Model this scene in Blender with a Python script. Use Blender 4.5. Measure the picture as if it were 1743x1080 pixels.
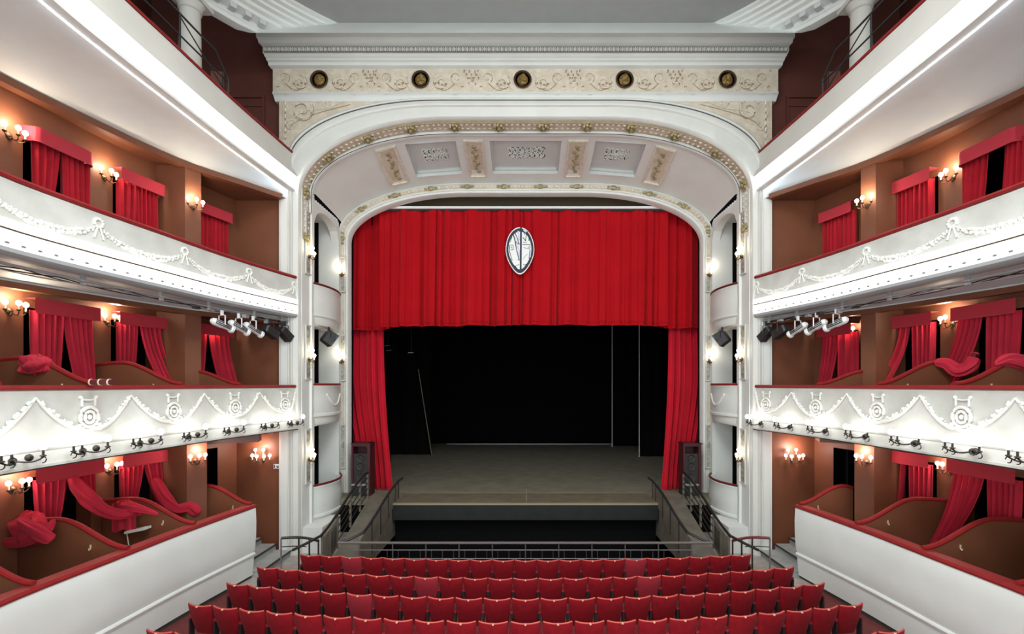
import bpy, math, random
from math import sin, cos, pi, sqrt, radians

for _o in list(bpy.data.objects):
    bpy.data.objects.remove(_o)
SC = bpy.context.scene
COL = SC.collection
random.seed(7)

# ------------------------------------------------------------------ camera, world, exposure
EYE = 4.8                        # eye height over the stalls floor, level with the middle tier's rail
FPX, CX, CY = 800.0, 894.5, 655.0
cam_d = bpy.data.cameras.new('camera')
cam = bpy.data.objects.new('camera', cam_d)
COL.objects.link(cam)
cam.location = (0, 0, EYE)
cam.rotation_euler = (radians(90), 0, 0)
cam_d.sensor_width = 36.0
cam_d.lens = 36.0 * FPX / 1743.0
cam_d.shift_x = (871.5 - CX) / 1743.0
cam_d.shift_y = (CY - 540.0) / 1743.0
cam_d.clip_end = 200
SC.camera = cam

world = bpy.data.worlds.new('world')
SC.world = world
world.use_nodes = True
bg = world.node_tree.nodes['Background']
bg.inputs['Color'].default_value = (0.93, 1.0, 0.99, 1)
bg.inputs['Strength'].default_value = 2.3
SC.view_settings.view_transform = 'Standard'
SC.view_settings.look = 'None'
SC.view_settings.gamma = 1.0
SC.view_settings.use_curve_mapping = False
SC.view_settings.exposure = 0.06

def lamp(name, kind, loc, energy, color, rot=(0, 0, 0), parent=None, **kw):
    d = bpy.data.lights.new(name, kind)
    d.energy = energy
    d.color = color
    for k, v in kw.items():
        setattr(d, k, v)
    o = bpy.data.objects.new(name, d)
    COL.objects.link(o)
    o.location = loc
    o.rotation_euler = rot
    if parent:
        o.parent = parent
    return o

# added unseen area light under the ceiling, soft fill standing in for house lights
lamp('unseen_fill_light', 'AREA', (0, 4.0, 13.6), 1150, (0.95, 1.0, 0.985), (radians(4), 0, 0), shape='DISK', size=5.0)

SCONCE_W, FRONT_W, PROS_W = 20.0, 2.2, 6.0
WARM = (1.0, 0.80, 0.58)
ROSE = (1.0, 0.72, 0.62)

# ------------------------------------------------------------------ materials
MATS = {}
def mat(name, col, rough=0.6, metal=0.0, bump=0.0, bscale=30.0, var=0.0, vscale=3.0, col2=None, sheen=0.0, emit=0.0, spec=0.4):
    m = bpy.data.materials.new(name)
    m.use_nodes = True
    nt = m.node_tree
    p = nt.nodes['Principled BSDF']
    p.inputs['Base Color'].default_value = (*col, 1)
    p.inputs['Roughness'].default_value = rough
    p.inputs['Metallic'].default_value = metal
    p.inputs['Specular IOR Level'].default_value = spec
    if sheen:
        p.inputs['Sheen Weight'].default_value = sheen
    if emit:
        p.inputs['Emission Color'].default_value = (*col, 1)
        p.inputs['Emission Strength'].default_value = emit
    tc = nt.nodes.new('ShaderNodeTexCoord')
    if var or col2:
        n = nt.nodes.new('ShaderNodeTexNoise')
        n.inputs['Scale'].default_value = vscale
        n.inputs['Detail'].default_value = 4
        nt.links.new(tc.outputs['Object'], n.inputs['Vector'])
        r = nt.nodes.new('ShaderNodeValToRGB')
        c2 = col2 or tuple(c * (1 - var) for c in col)
        r.color_ramp.elements[0].position = 0.35
        r.color_ramp.elements[1].position = 0.65
        r.color_ramp.elements[0].color = (*c2, 1)
        r.color_ramp.elements[1].color = (*col, 1)
        nt.links.new(n.outputs['Fac'], r.inputs['Fac'])
        nt.links.new(r.outputs['Color'], p.inputs['Base Color'])
    if bump:
        n2 = nt.nodes.new('ShaderNodeTexNoise')
        n2.inputs['Scale'].default_value = bscale
        n2.inputs['Detail'].default_value = 5
        nt.links.new(tc.outputs['Object'], n2.inputs['Vector'])
        b = nt.nodes.new('ShaderNodeBump')
        b.inputs['Strength'].default_value = bump
        b.inputs['Distance'].default_value = 0.02
        nt.links.new(n2.outputs['Fac'], b.inputs['Height'])
        nt.links.new(b.outputs['Normal'], p.inputs['Normal'])
    MATS[name] = m
    return m

WHITE = mat('white_plaster', (0.715, 0.735, 0.715), 0.55, var=0.05, vscale=1.5)
GALW = mat('ivory_plaster', (0.60, 0.585, 0.545), 0.6, var=0.06, vscale=1.2)
FACE = mat('weathered_plaster', (0.64, 0.645, 0.615), 0.55, col2=(0.54, 0.545, 0.505), vscale=2.2)
COVEW = mat('cool_lit_white', (0.73, 0.80, 0.82), 0.6, var=0.03)  # white with the light strip's cool glow mixed into the colour
ARCHW = mat('old_white_plaster', (0.62, 0.62, 0.59), 0.55, var=0.05, vscale=1.5)
GREY = mat('grey_ceiling_paint', (0.36, 0.36, 0.355), 0.8, var=0.04)
CREAM = mat('cream_ornament_plaster', (0.66, 0.59, 0.49), 0.6, col2=(0.55, 0.47, 0.37), vscale=5, bump=0.8, bscale=22)
CREAMR = mat('cream_relief', (0.72, 0.67, 0.58), 0.5, col2=(0.60, 0.53, 0.42), vscale=10)
OLIVE = mat('aged_gilding', (0.42, 0.35, 0.19), 0.5, metal=0.2, col2=(0.22, 0.18, 0.09), vscale=20)
RELIEF = mat('white_relief', (0.80, 0.79, 0.75), 0.45, bump=0.5, bscale=25)
GREYP = mat('grey_white_paint', (0.57, 0.60, 0.595), 0.55, var=0.05)
LINE = mat('dark_line', (0.05, 0.045, 0.04), 0.7)  # near-black, also paints shadow lines in mouldings and at the box front foot
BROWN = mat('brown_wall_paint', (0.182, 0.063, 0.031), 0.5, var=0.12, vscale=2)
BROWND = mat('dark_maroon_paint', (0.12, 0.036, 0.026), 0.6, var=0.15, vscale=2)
VELVET = mat('red_velvet', (0.40, 0.010, 0.022), 0.8, spec=0.15, sheen=0.06, var=0.12, vscale=5, bump=0.15, bscale=60)
STAGER = mat('red_stage_curtain', (0.40, 0.004, 0.009), 0.75, spec=0.07, sheen=0.03, var=0.10, vscale=1.2)
ROSEV = mat('rose_red_cloth', (0.50, 0.022, 0.048), 0.8, spec=0.15, sheen=0.08, var=0.1, vscale=4)
PELM = mat('rose_pelmet_cloth', (0.46, 0.035, 0.055), 0.75, spec=0.15, sheen=0.08, var=0.06, vscale=5)
SEATM = mat('crimson_seat_velvet', (0.25, 0.006, 0.013), 0.7, spec=0.12, sheen=0.05, col2=(0.20, 0.004, 0.010), vscale=7, bump=0.12, bscale=50)
SEATF = mat('faded_crimson_velvet', (0.33, 0.020, 0.034), 0.7, spec=0.15, sheen=0.08, var=0.1, vscale=7)
LEGR = mat('rose_stage_curtain', (0.52, 0.010, 0.026), 0.8, spec=0.08, sheen=0.05, var=0.1, vscale=1.2)
RAILR = mat('red_rail_velvet', (0.26, 0.011, 0.012), 0.55, spec=0.25, sheen=0.05, var=0.15, vscale=6)
RAILD = mat('dark_red_rail', (0.13, 0.012, 0.014), 0.4)
CARPET = mat('dark_red_carpet', (0.16, 0.032, 0.030), 0.9, var=0.25, vscale=12, bump=0.3, bscale=120)
BLACK = mat('black_cloth', (0.004, 0.004, 0.005), 0.95, spec=0.05)
PITB = mat('pit_black', (0.006, 0.006, 0.006), 0.9, spec=0.05)
IRON = mat('dark_iron', (0.045, 0.04, 0.036), 0.45, metal=0.7)
STEEL = mat('brushed_steel', (0.36, 0.34, 0.34), 0.4, metal=0.8)
DSTEEL = mat('dull_steel', (0.16, 0.15, 0.16), 0.45, metal=0.6)
TANL = mat('tan_gilt_line', (0.40, 0.29, 0.19), 0.6, col2=(0.28, 0.19, 0.11), vscale=15)
PLATE = mat('bright_brass_plate', (0.85, 0.72, 0.48), 0.35, metal=0.4)
PIPEM = mat('seat_highlight_piping', (0.50, 0.085, 0.065), 0.6)  # lighter red paints the highlight along the seats' top edges
BRASS = mat('dark_bronze', (0.11, 0.075, 0.045), 0.45, metal=0.7, var=0.2, vscale=12)
GOLD = mat('antique_gold', (0.34, 0.22, 0.07), 0.45, metal=0.5, col2=(0.12, 0.07, 0.02), vscale=26, bump=0.9, bscale=30)
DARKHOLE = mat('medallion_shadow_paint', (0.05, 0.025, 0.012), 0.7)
BOARD = mat('stage_boards', (0.21, 0.19, 0.145), 0.6, col2=(0.16, 0.145, 0.11), vscale=2.0)
APRON = mat('apron_boards', (0.17, 0.14, 0.10), 0.55, col2=(0.13, 0.105, 0.075), vscale=3.0)
TAPE = mat('pale_tape', (0.27, 0.23, 0.15), 0.6)
APFACE = mat('apron_fascia', (0.014, 0.0155, 0.016), 0.7, var=0.3, vscale=3)
PANELG = mat('grey_brown_board', (0.17, 0.15, 0.12), 0.6, col2=(0.12, 0.105, 0.085), vscale=3)
STEPG = mat('grey_step_paint', (0.36, 0.37, 0.36), 0.65, col2=(0.28, 0.29, 0.285), vscale=3)
NOSE = mat('step_nosing', (0.03, 0.03, 0.035), 0.6)
WHITEM = mat('white_enamel', (0.75, 0.76, 0.77), 0.35)
BLKM = mat('black_enamel', (0.02, 0.02, 0.022), 0.45)
GREYM = mat('grey_metal', (0.36, 0.37, 0.38), 0.4, metal=0.5)
GLASSM = mat('old_mirror_glass', (0.46, 0.45, 0.40), 0.25, col2=(0.22, 0.21, 0.18), vscale=9)
CANDLE = mat('candle_sleeve', (0.85, 0.72, 0.55), 0.5)
BULB = mat('warm_bulb', (1.0, 0.80, 0.58), 0.3, emit=9.0)
BULBP = mat('rose_bulb', (1.0, 0.80, 0.70), 0.3, emit=8.0)
BULBS = mat('strip_bulb', (0.95, 0.98, 1.0), 0.3, emit=26.0)
BULBW = mat('white_bulb', (1.0, 0.97, 0.92), 0.3, emit=6.0)
TUBE = mat('light_strip_glow', (0.95, 0.98, 1.0), 0.3, emit=2.5)
TUBEC = mat('cool_line_glow', (0.84, 0.92, 1.0), 0.3, emit=12.0)
TUBEL = mat('soft_strip_glow', (0.96, 0.98, 1.0), 0.3, emit=1.7)
TUBEU = mat('upper_strip_glow', (1.0, 0.98, 0.95), 0.3, emit=2.2)
LEDGE = mat('grey_ledge_paint', (0.36, 0.37, 0.38), 0.6)
SPKM = mat('speaker_grille', (0.03, 0.028, 0.028), 0.6, bump=0.6, bscale=80)
SPKR = mat('maroon_cabinet', (0.055, 0.010, 0.014), 0.5)
NAVY = mat('navy_ink', (0.02, 0.02, 0.05), 0.6)
EMBW = mat('emblem_white', (0.82, 0.83, 0.82), 0.6)
EMBB = mat('emblem_pale_blue', (0.55, 0.60, 0.72), 0.6)
HEADER = mat('olive_brown_header', (0.085, 0.060, 0.032), 0.7)
PILLOW = mat('maroon_cushion', (0.10, 0.012, 0.02), 0.6)

# ------------------------------------------------------------------ helpers
def tag(o, label=None, cat=None, group=None, kind=None):
    if label: o['label'] = label
    if cat: o['category'] = cat
    if group: o['group'] = group
    if kind: o['kind'] = kind
    return o

def thing(name, label, cat, loc=(0, 0, 0), rotz=0.0, group=None):
    o = bpy.data.objects.new(name, None)
    o.empty_display_size = 0.1
    COL.objects.link(o)
    o.location = loc
    o.rotation_euler = (0, 0, rotz)
    return tag(o, label, cat, group)

def kids(o):
    return [c for c in bpy.data.objects if c.parent == o]

def dup(root, loc, rotz=0.0, label=None, group=None, cache={}):
    key = root.name
    if key not in cache:
        cache[key] = [(c, kids(c)) for c in kids(root)]
    r = root.copy(); COL.objects.link(r)
    r.location = loc; r.rotation_euler = (0, 0, rotz)
    if label: r['label'] = label
    if group: r['group'] = group
    out = []
    for c, gs in cache[key]:
        k = c.copy(); COL.objects.link(k); k.parent = r; out.append(k)
        for g in gs:
            q = g.copy(); COL.objects.link(q); q.parent = k
    return r

class MB:
    def __init__(self):
        self.v = []; self.f = []
    def add(self, vs, fs):
        n = len(self.v)
        self.v += [tuple(p) for p in vs]
        self.f += [tuple(i + n for i in f) for f in fs]
        return self
    def box(self, x0, x1, y0, y1, z0, z1):
        vs = [(x, y, z) for z in (z0, z1) for y in (y0, y1) for x in (x0, x1)]
        return self.add(vs, [(0, 2, 3, 1), (4, 5, 7, 6), (0, 1, 5, 4), (2, 6, 7, 3), (0, 4, 6, 2), (1, 3, 7, 5)])
    def hexa(self, bot, top):
        return self.add(list(bot) + list(top), [(3, 2, 1, 0), (4, 5, 6, 7), (0, 1, 5, 4), (1, 2, 6, 5), (2, 3, 7, 6), (3, 0, 4, 7)])
    def grid(self, rows, closed=False, capped=False):
        """rows: list of equally long point lists; closed joins last column to first"""
        m = len(rows[0]); vs = [p for r in rows for p in r]; fs = []
        for i in range(len(rows) - 1):
            for j in range(m if closed else m - 1):
                k = (j + 1) % m
                fs.append((i * m + j, i * m + k, (i + 1) * m + k, (i + 1) * m + j))
        if capped:
            fs.append(tuple(range(m - 1, -1, -1)))
            b = (len(rows) - 1) * m
            fs.append(tuple(range(b, b + m)))
        return self.add(vs, fs)
    def tube(self, pts, r, seg=8, closed=False, taper=None):
        rows = []
        n = len(pts)
        up = (0, 0, 1)
        for i, p in enumerate(pts):
            a = pts[(i - 1) % n] if closed else pts[max(i - 1, 0)]
            b = pts[(i + 1) % n] if closed else pts[min(i + 1, n - 1)]
            t = norm(sub(b, a))
            ref = up if abs(t[2]) < 0.9 else (1, 0, 0)
            e1 = norm(cross(t, ref)); e2 = cross(t, e1)
            rr = r if taper is None else r * (taper[0] + (taper[1] - taper[0]) * i / (n - 1))
            rows.append([tuple(p[k] + rr * (cos(2 * pi * j / seg) * e1[k] + sin(2 * pi * j / seg) * e2[k]) for k in range(3)) for j in range(seg)])
        if closed:
            rows.append(rows[0])
        return self.grid(rows, True, not closed)
    def lathe(self, prof, c=(0, 0, 0), seg=16, axis='z'):
        rows = []
        for r, z in prof:
            ring = []
            for j in range(seg):
                a = 2 * pi * j / seg
                if axis == 'z': q = (r * cos(a), r * sin(a), z)
                elif axis == 'y': q = (r * cos(a), z, r * sin(a))
                else: q = (z, r * cos(a), r * sin(a))
                ring.append(tuple(c[k] + q[k] for k in range(3)))
            rows.append(ring)
        return self.grid(rows, True, True)
    def ball(self, c, r, seg=10, rings=6, sq=(1, 1, 1)):
        rows = []
        for i in range(rings + 1):
            t = pi * i / rings
            rr = max(sin(t), 0.02) * r
            rows.append([(c[0] + rr * cos(2 * pi * j / seg) * sq[0], c[1] + rr * sin(2 * pi * j / seg) * sq[1], c[2] + r * cos(t) * sq[2]) for j in range(seg)])
        return self.grid(rows, True, True)
    def prism(self, poly, dvec):
        n = len(poly)
        vs = list(poly) + [tuple(p[k] + dvec[k] for k in range(3)) for p in poly]
        fs = [tuple(range(n - 1, -1, -1)), tuple(range(n, 2 * n))]
        fs += [(i, (i + 1) % n, n + (i + 1) % n, n + i) for i in range(n)]
        return self.add(vs, fs)
    def build(self, name, m, parent=None, smooth=True, loc=None):
        me = bpy.data.meshes.new(name)
        me.from_pydata(self.v, [], self.f)
        import bmesh
        bm = bmesh.new(); bm.from_mesh(me)
        bmesh.ops.recalc_face_normals(bm, faces=bm.faces[:])
        bm.to_mesh(me); bm.free()
        me.materials.append(m)
        if smooth:
            me.shade_smooth()
            try: me.set_sharp_from_angle(angle=radians(38))
            except Exception: pass
        o = bpy.data.objects.new(name, me)
        COL.objects.link(o)
        if parent: o.parent = parent
        if loc: o.location = loc
        return o

def sub(a, b): return tuple(a[k] - b[k] for k in range(3))
def cross(a, b): return (a[1]*b[2]-a[2]*b[1], a[2]*b[0]-a[0]*b[2], a[0]*b[1]-a[1]*b[0])
def norm(a):
    l = sqrt(sum(x * x for x in a)) or 1.0
    return tuple(x / l for x in a)
def lerp(a, b, t): return a + (b - a) * t
def smooth(t):
    t = min(max(t, 0), 1)
    return t * t * (3 - 2 * t)
def struct(name, mb, m, **kw):
    return tag(mb.build(name, m, **kw), kind='structure')

def curve_fn(pts):
    """smooth function through (d, u) points (Catmull-Rom slopes)"""
    pts = sorted(pts)
    n = len(pts)
    sl = []
    for i in range(n):
        a = pts[max(i - 1, 0)]; b = pts[min(i + 1, n - 1)]
        sl.append((b[1] - a[1]) / (b[0] - a[0]))
    def f(d):
        if d <= pts[0][0]: return pts[0][1] + sl[0] * (d - pts[0][0])
        if d >= pts[-1][0]: return pts[-1][1] + sl[-1] * (d - pts[-1][0])
        for i in range(n - 1):
            if pts[i][0] <= d <= pts[i + 1][0]:
                h = pts[i + 1][0] - pts[i][0]; t = (d - pts[i][0]) / h
                return ((2*t**3 - 3*t*t + 1) * pts[i][1] + (t**3 - 2*t*t + t) * h * sl[i]
                        + (-2*t**3 + 3*t*t) * pts[i+1][1] + (t**3 - t*t) * h * sl[i+1])
    return f

# plan of the horseshoe: half width u at depth d
F2 = curve_fn([(2, 6.3), (4, 7.05), (6.62, 7.42), (7.79, 7.36), (9.27, 7.16), (10.74, 6.97), (12.5, 6.57), (13.2, 6.38)])
F1 = curve_fn([(2, 6.2), (4, 6.95), (6.3, 7.28), (7.79, 7.25), (9.27, 7.12), (10.74, 6.95), (12.5, 6.57), (13.2, 6.40)])
F3 = curve_fn([(2, 5.6), (4, 6.3), (6.5, 6.66), (7.93, 6.69), (8.69, 6.67), (10.55, 6.63), (13.2, 6.47)])
F0 = curve_fn([(2, 6.2), (4, 6.9), (6.42, 7.17), (8.05, 7.07), (9.58, 6.95), (11.6, 6.66)])
GW = curve_fn([(2, 8.2), (4, 8.9), (6, 9.12), (8.44, 9.05), (9.52, 8.95), (10.17, 8.88), (11.08, 8.68), (12.17, 8.45), (13.2, 8.15)])
EW = curve_fn([(2, 7.9), (4, 8.7), (6, 8.98), (7.95, 8.86), (9.19, 8.57), (11.06, 7.99), (12.1, 7.28), (12.9, 6.75)])
def Z(h): return h + EYE
def W(px, py, d): return ((px - CX) / FPX * d, d, EYE + (CY - py) / FPX * d)
def drange(a, b, step):
    n = max(1, int(round((b - a) / step)))
    return [a + (b - a) * i / n for i in range(n + 1)]

def sweep(mb, s, fn, d0, d1, prof, step=0.35):
    """closed profile of (offset towards the hall, h) carried along the plan curve"""
    rows = []
    for d in drange(d0, d1, step):
        sl = (fn(d + 0.05) - fn(d - 0.05)) / 0.1
        l = sqrt(1 + sl * sl)
        nu, nd = -1 / l, sl / l
        rows.append([(s * (fn(d) + o * nu), d + o * nd, Z(h)) for o, h in prof])
    return mb.grid(rows, True, True)

def wall_strip(mb, s, fn, d0, d1, h0, h1, step=0.4, off=0.0):
    ds = drange(d0, d1, step)
    return mb.grid([[(s * (fn(d) + off), d, Z(h0)) for d in ds], [(s * (fn(d) + off), d, Z(h1)) for d in ds]])

SIDES = ((-1, 'left'), (1, 'right'))
# ================================================================== SHELL
DN = 2.0          # how far the side tiers run back past the camera's view
DOORS = {2: [(8.46, 9.50), (10.12, 11.0), (12.0, 12.85)],
         1: [(8.47, 9.58), (10.08, 11.1), (12.0, 12.9)],
         0: [(8.48, 9.66), (10.15, 11.2), (11.5, 12.68)]}
FLOORH = {0: -4.0, 1: -1.0, 2: 2.0}
HEADH = {0: -1.7, 1: 1.4, 2: 4.5}
CEILH = {0: -1.30, 1: 1.72, 2: 5.18}

fl = MB()
fl.box(-12, 12, 0.5, 11.75, -0.12, 0.0)
fl.box(-12, -5.12, 11.75, 13.4, -0.12, 0.0)
fl.box(5.12, 12, 11.75, 13.4, -0.12, 0.0)
struct('floor', fl, CARPET)
for s, side in SIDES:
    m = MB()
    m.box(*sorted((s * 5.12, s * 6.5)), 11.6, 15.2, 0.0, 0.02)
    m.box(*sorted((s * 5.6, s * 6.9)), 10.9, 13.2, 0.0, 0.03)
    struct('floor_' + side, m, mat('pale_wood_floor_' + side, (0.40, 0.37, 0.34), 0.6, col2=(0.30, 0.27, 0.25), vscale=4))
pit = MB()
pit.box(-5.12, 5.12, 11.7, 15.4, -1.6, -1.5)
pit.box(-5.12, 5.12, 11.66, 11.75, -1.5, -0.12)
pit.box(-5.2, -5.12, 11.7, 15.4, -1.5, 0.0)
pit.box(5.12, 5.2, 11.7, 15.4, -1.5, 0.0)
struct('floor_pit', pit, PITB)

for s, side in SIDES:
    w = MB()
    for t in (0, 1, 2):
        doors = DOORS[t]
        lo, hi = FLOORH[t], CEILH[t]
        edges = [DN]
        for a, b in doors: edges += [a, b]
        edges.append(13.25)
        for i in range(0, len(edges), 2):
            wall_strip(w, s, GW, edges[i], edges[i + 1], lo, HEADH[t])
        wall_strip(w, s, GW, DN, 13.25, HEADH[t], hi + 0.3)
        for a, b in (doors[:2] if t == 0 else doors):      # door reveals
            for d in (a, b):
                x = s * GW(d)
                w.add([(x, d, Z(lo)), (x + s * 0.3, d, Z(lo)), (x + s * 0.3, d, Z(HEADH[t])), (x, d, Z(HEADH[t]))], [(0, 1, 2, 3)])
    w.box(*sorted((s * 6.86, s * 8.35)), 13.24, 13.34, 0.0, Z(5.5))
    struct('wall_' + side, w, BROWN)
    k = MB()
    wall_strip(k, s, GW, DN, 13.2, -4.8, 5.6, off=0.9)
    k.box(*sorted((s * 8.36, s * 9.3)), 13.22, 13.32, 0.0, Z(5.6))
    for t in (0, 1, 2):
        k.grid([[(s * (GW(d) + 0.02), d, Z(FLOORH[t])) for d in drange(DN, 13.2, 0.5)], [(s * (GW(d) + 0.9), d, Z(FLOORH[t])) for d in drange(DN, 13.2, 0.5)]])
    struct('wall_%s_corridor' % side, k, BLACK)
    # brown ceilings of the boxes, with the beam along the white soffit
    c = MB()
    for t in (0, 1, 2):
        ds = drange(DN, 13.2, 0.4)
        h = CEILH[t]
        c.grid([[(s * min(EW(d), GW(d) - .02), d, Z(h)) for d in ds], [(s * (GW(d) + 0.02), d, Z(h)) for d in ds]])
    sweep(c, s, EW, 4.0, 12.95, [(0.03, CEILH[2] + 0.07), (0.03, CEILH[2] - 0.06), (-0.16, CEILH[2] - 0.06), (-0.16, CEILH[2] + 0.07)])
    sweep(c, s, EW, 4.0, 12.95, [(0.02, CEILH[1] + 0.05), (0.02, CEILH[1] - 0.06), (-0.14, CEILH[1] - 0.06), (-0.14, CEILH[1] + 0.05)])
    struct('ceiling_boxes_' + side, c, BROWN)
    # gallery walls
    g = MB()
    g.box(*sorted((s * 6.88, s * 10.7)), 13.32, 13.42, Z(5.4), Z(11.0))
    g.box(*sorted((s * 10.6, s * 10.7)), DN, 13.4, Z(5.4), Z(11.0))
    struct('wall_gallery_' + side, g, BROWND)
    # piers dividing the tiers
    p = MB()
    d0, d1 = (11.06, 11.30) if s < 0 else (10.86, 11.10)
    for t in (0, 1, 2):
        u0 = EW(d0) + 0.02 if t else EW(d0) - 0.02
        u1 = EW(d1) + 0.02 if t else EW(d1) - 0.16
        z0, z1 = Z(FLOORH[t]), Z(CEILH[t] + 0.02)
        if t == 0: d1 = d1 + 0.06
        ring = [(s * u0, d0), (s * u1, d1), (s * (GW(d1) + .05), d1 + 0.05), (s * (GW(d0) + .05), d0)]
        p.hexa([(x, y, z0) for x, y in ring], [(x, y, z1) for x, y in ring])
    struct('wall_pier_' + side, p, BROWN)
    # white pillar beside the proscenium
    q = MB()
    q.box(*sorted((s * 6.46, s * 6.87)), 13.1, 13.5, 0.0, Z(5.6))
    q.box(*sorted((s * 6.56, s * 6.80)), 13.06, 13.12, Z(-4.7), Z(5.4))
    struct('pillar_' + side, q, WHITE)

# ceiling and ring cornice
cl = [(8.95 * cos(radians(a)), 6.2 + min(8.95 * sin(radians(a)), 7.15)) for a in range(-38, 219, 4)]
struct('ceiling', MB().prism([(x, y, Z(9.50)) for x, y in cl], (0, 0, 0.12)), GREY)
struct('ceiling_gallery', MB().box(-10.7, 10.7, 0.5, 13.4, Z(11.0), Z(11.1)), BROWND)
RC = (0.0, 6.2)
def ring(prof, name, m, a0=-35, a1=215, n=90):
    mb = MB()
    rows = []
    for i in range(n + 1):
        a = radians(lerp(a0, a1, i / n))
        rows.append([(RC[0] + r * cos(a), min(RC[1] + r * sin(a), 11.75 + max(0.0, min(1.0, (h - 8.8) / 0.65)) * 0.6), Z(h)) for r, h in prof])
    mb.grid(rows, True, True)
    return mb.build(name, m)
tr = ring([(7.87, 9.52), (7.87, 9.44), (7.95, 9.42), (7.97, 9.37), (8.08, 9.36), (8.10, 9.31), (8.20, 9.29), (8.22, 9.24), (8.33, 9.22), (8.36, 9.16), (8.46, 9.13), (8.48, 9.06), (8.70, 9.01), (8.72, 8.93), (8.76, 8.90), (8.78, 8.82), (8.94, 8.80), (9.0, 8.80), (9.0, 9.52)], 'trim_1', WHITE)
tag(tr, kind='structure')
dm = MB()
for i in range(0, 64):
    a = radians(lerp(20, 160, i / 63))
    c, n_ = cos(a), sin(a)
    x, y = RC[0] + 8.58 * c, RC[1] + 8.58 * n_
    if y > 11.8: continue
    tx, ty = -n_, c
    pts = []
    for r in (8.50, 8.67):
        for w_ in (-0.07, 0.07):
            pts.append((RC[0] + r * c + tx * w_, RC[1] + r * n_ + ty * w_))
    o = [pts[0], pts[1], pts[3], pts[2]]
    dm.hexa([(px_, py_, Z(8.95)) for px_, py_ in o], [(px_, py_, Z(9.08)) for px_, py_ in o])
struct('trim_2', dm, GREYP)

# ================================================================== PROSCENIUM
def arch(a, top, rx, ry, n=20, zb=0.0, nside=6):
    """left foot, up, over, down to the right foot: (x, z) in metres, z absolute"""
    pts = []
    zs = Z(top) - ry
    for i in range(nside): pts.append((-a, lerp(zb, zs, i / nside)))
    for i in range(n + 1):
        t = pi / 2 * i / n
        pts.append((-(a - rx) - rx * cos(t), zs + ry * sin(t)))
    for i in range(1, 9): pts.append((lerp(-(a - rx), (a - rx), i / 9), Z(top)))
    r = [(-x, z) for x, z in pts[:-8]][::-1]
    return pts + r
A_OUT = dict(a=6.60, top=7.97, rx=4.10, ry=1.65)
A_IN = dict(a=6.32, top=7.44, rx=4.10, ry=2.10)
B_IN = dict(a=6.30, top=7.38, rx=4.10, ry=1.75)
C_OUT = dict(a=6.40, top=6.90, rx=4.40, ry=1.70)
C_IN = dict(a=6.07, top=6.55, rx=4.05, ry=1.62)
def mix(A, B, t): return {k: lerp(A[k], B[k], t) for k in A}
def loft(mb, curves):
    return mb.grid([[(x, d, z) for x, z in arch(**c, zb=zb)] for c, d, zb in curves])

PRO = thing('proscenium_arch', 'great white plaster proscenium arch framing the stage, with carved cornice and frieze', 'arch', (0, 13.2, 0))
PRO.location = (0, 0, 0)
# spandrel wall above and around the arch
sp = MB()
oc = arch(**A_OUT, zb=Z(5.2))
rows = [[(x, 13.16, z) for x, z in oc], [(max(-6.88, min(6.88, x * 1.2)) if z < Z(7) else max(-6.88, min(6.88, x * 1.12)), 13.16, min(Z(8.25), max(z, Z(8.25) if z > Z(6.6) else z))) for x, z in oc]]
sp = MB()
left = [(-6.88, Z(5.2)), (-6.88, Z(8.25))]
up = [(x, z) for x, z in oc]
for i in range(len(up) - 1):
    (x0, z0), (x1, z1) = up[i], up[i + 1]
    if abs(x1 - x0) < 1e-6:
        e = -6.88 if x0 < 0 else 6.88
        sp.add([(x0, 13.16, z0), (x1, 13.16, z1), (e, 13.16, z1), (e, 13.16, z0)], [(0, 1, 2, 3)])
    else:
        sp.add([(x0, 13.16, z0), (x1, 13.16, z1), (x1, 13.16, Z(8.25)), (x0, 13.16, Z(8.25))], [(0, 1, 2, 3)])
for s in (-1, 1):
    zs = Z(8.07) - 1.65
    sp.add([(s * 6.6, 13.16, zs), (s * 6.88, 13.16, zs), (s * 6.88, 13.16, Z(8.25)), (s * 6.6, 13.16, Z(8.25))], [(0, 1, 2, 3)])
    sp.box(*sorted((s * 6.80, s * 6.88)), 13.12, 13.4, Z(5.2), Z(8.25))
sp.build('spandrel_wall', CREAM, PRO)
# archivolt mouldings
ar = MB()
stp = [(0.00, 13.17), (0.00, 13.05), (0.06, 13.02), (0.10, 13.03), (0.13, 13.07), (0.15, 13.05), (0.33, 13.02), (0.40, 13.04), (0.44, 13.09), (0.48, 13.08), (0.88, 13.13), (0.93, 13.11), (0.97, 13.14), (1.0, 13.22)]
loft(ar, [(mix(A_OUT, A_IN, t), d, 0.0) for t, d in stp])
ar.build('archivolt', ARCHW, PRO)
for t, d in ((0.135, 13.045),):
    sm = MB()
    c = arch(**mix(A_OUT, A_IN, t), zb=Z(6.2))
    sm.tube([(x, d, z) for x, z in c], 0.012, 5)
    sm.build('shadow_line', LINE, PRO)
# ornament band on the intrados
ob = MB()
loft(ob, [(A_IN, 13.22, Z(3.02)), (mix(A_IN, B_IN, 0.2), 13.30, Z(3.02)), (mix(A_IN, B_IN, 0.9), 13.72, Z(3.02))])
ob.build('ornament_band', CREAM, PRO)
bd = MB()
loft(bd, [(mix(A_IN, B_IN, 0.9), 13.70, 0.0), (dict(a=6.24, top=7.31, rx=4.1, ry=1.75), 13.73, 0.0), (dict(a=6.24, top=7.30, rx=4.1, ry=1.75), 13.80, 0.0), (B_IN, 13.84, 0.0)])
bd.build('inner_bead', WHITE, PRO)
for c_, d_ in ((dict(a=6.25, top=7.32, rx=4.1, ry=1.75), 13.715), (dict(a=6.285, top=7.365, rx=4.1, ry=1.75), 13.845)):
    sm = MB(); sm.tube([(x, d_, z) for x, z in arch(**c_, zb=Z(5.0))], 0.010, 5); sm.build('shadow_line', LINE, PRO)
ornc = mix(A_IN, B_IN, 0.5)
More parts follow.
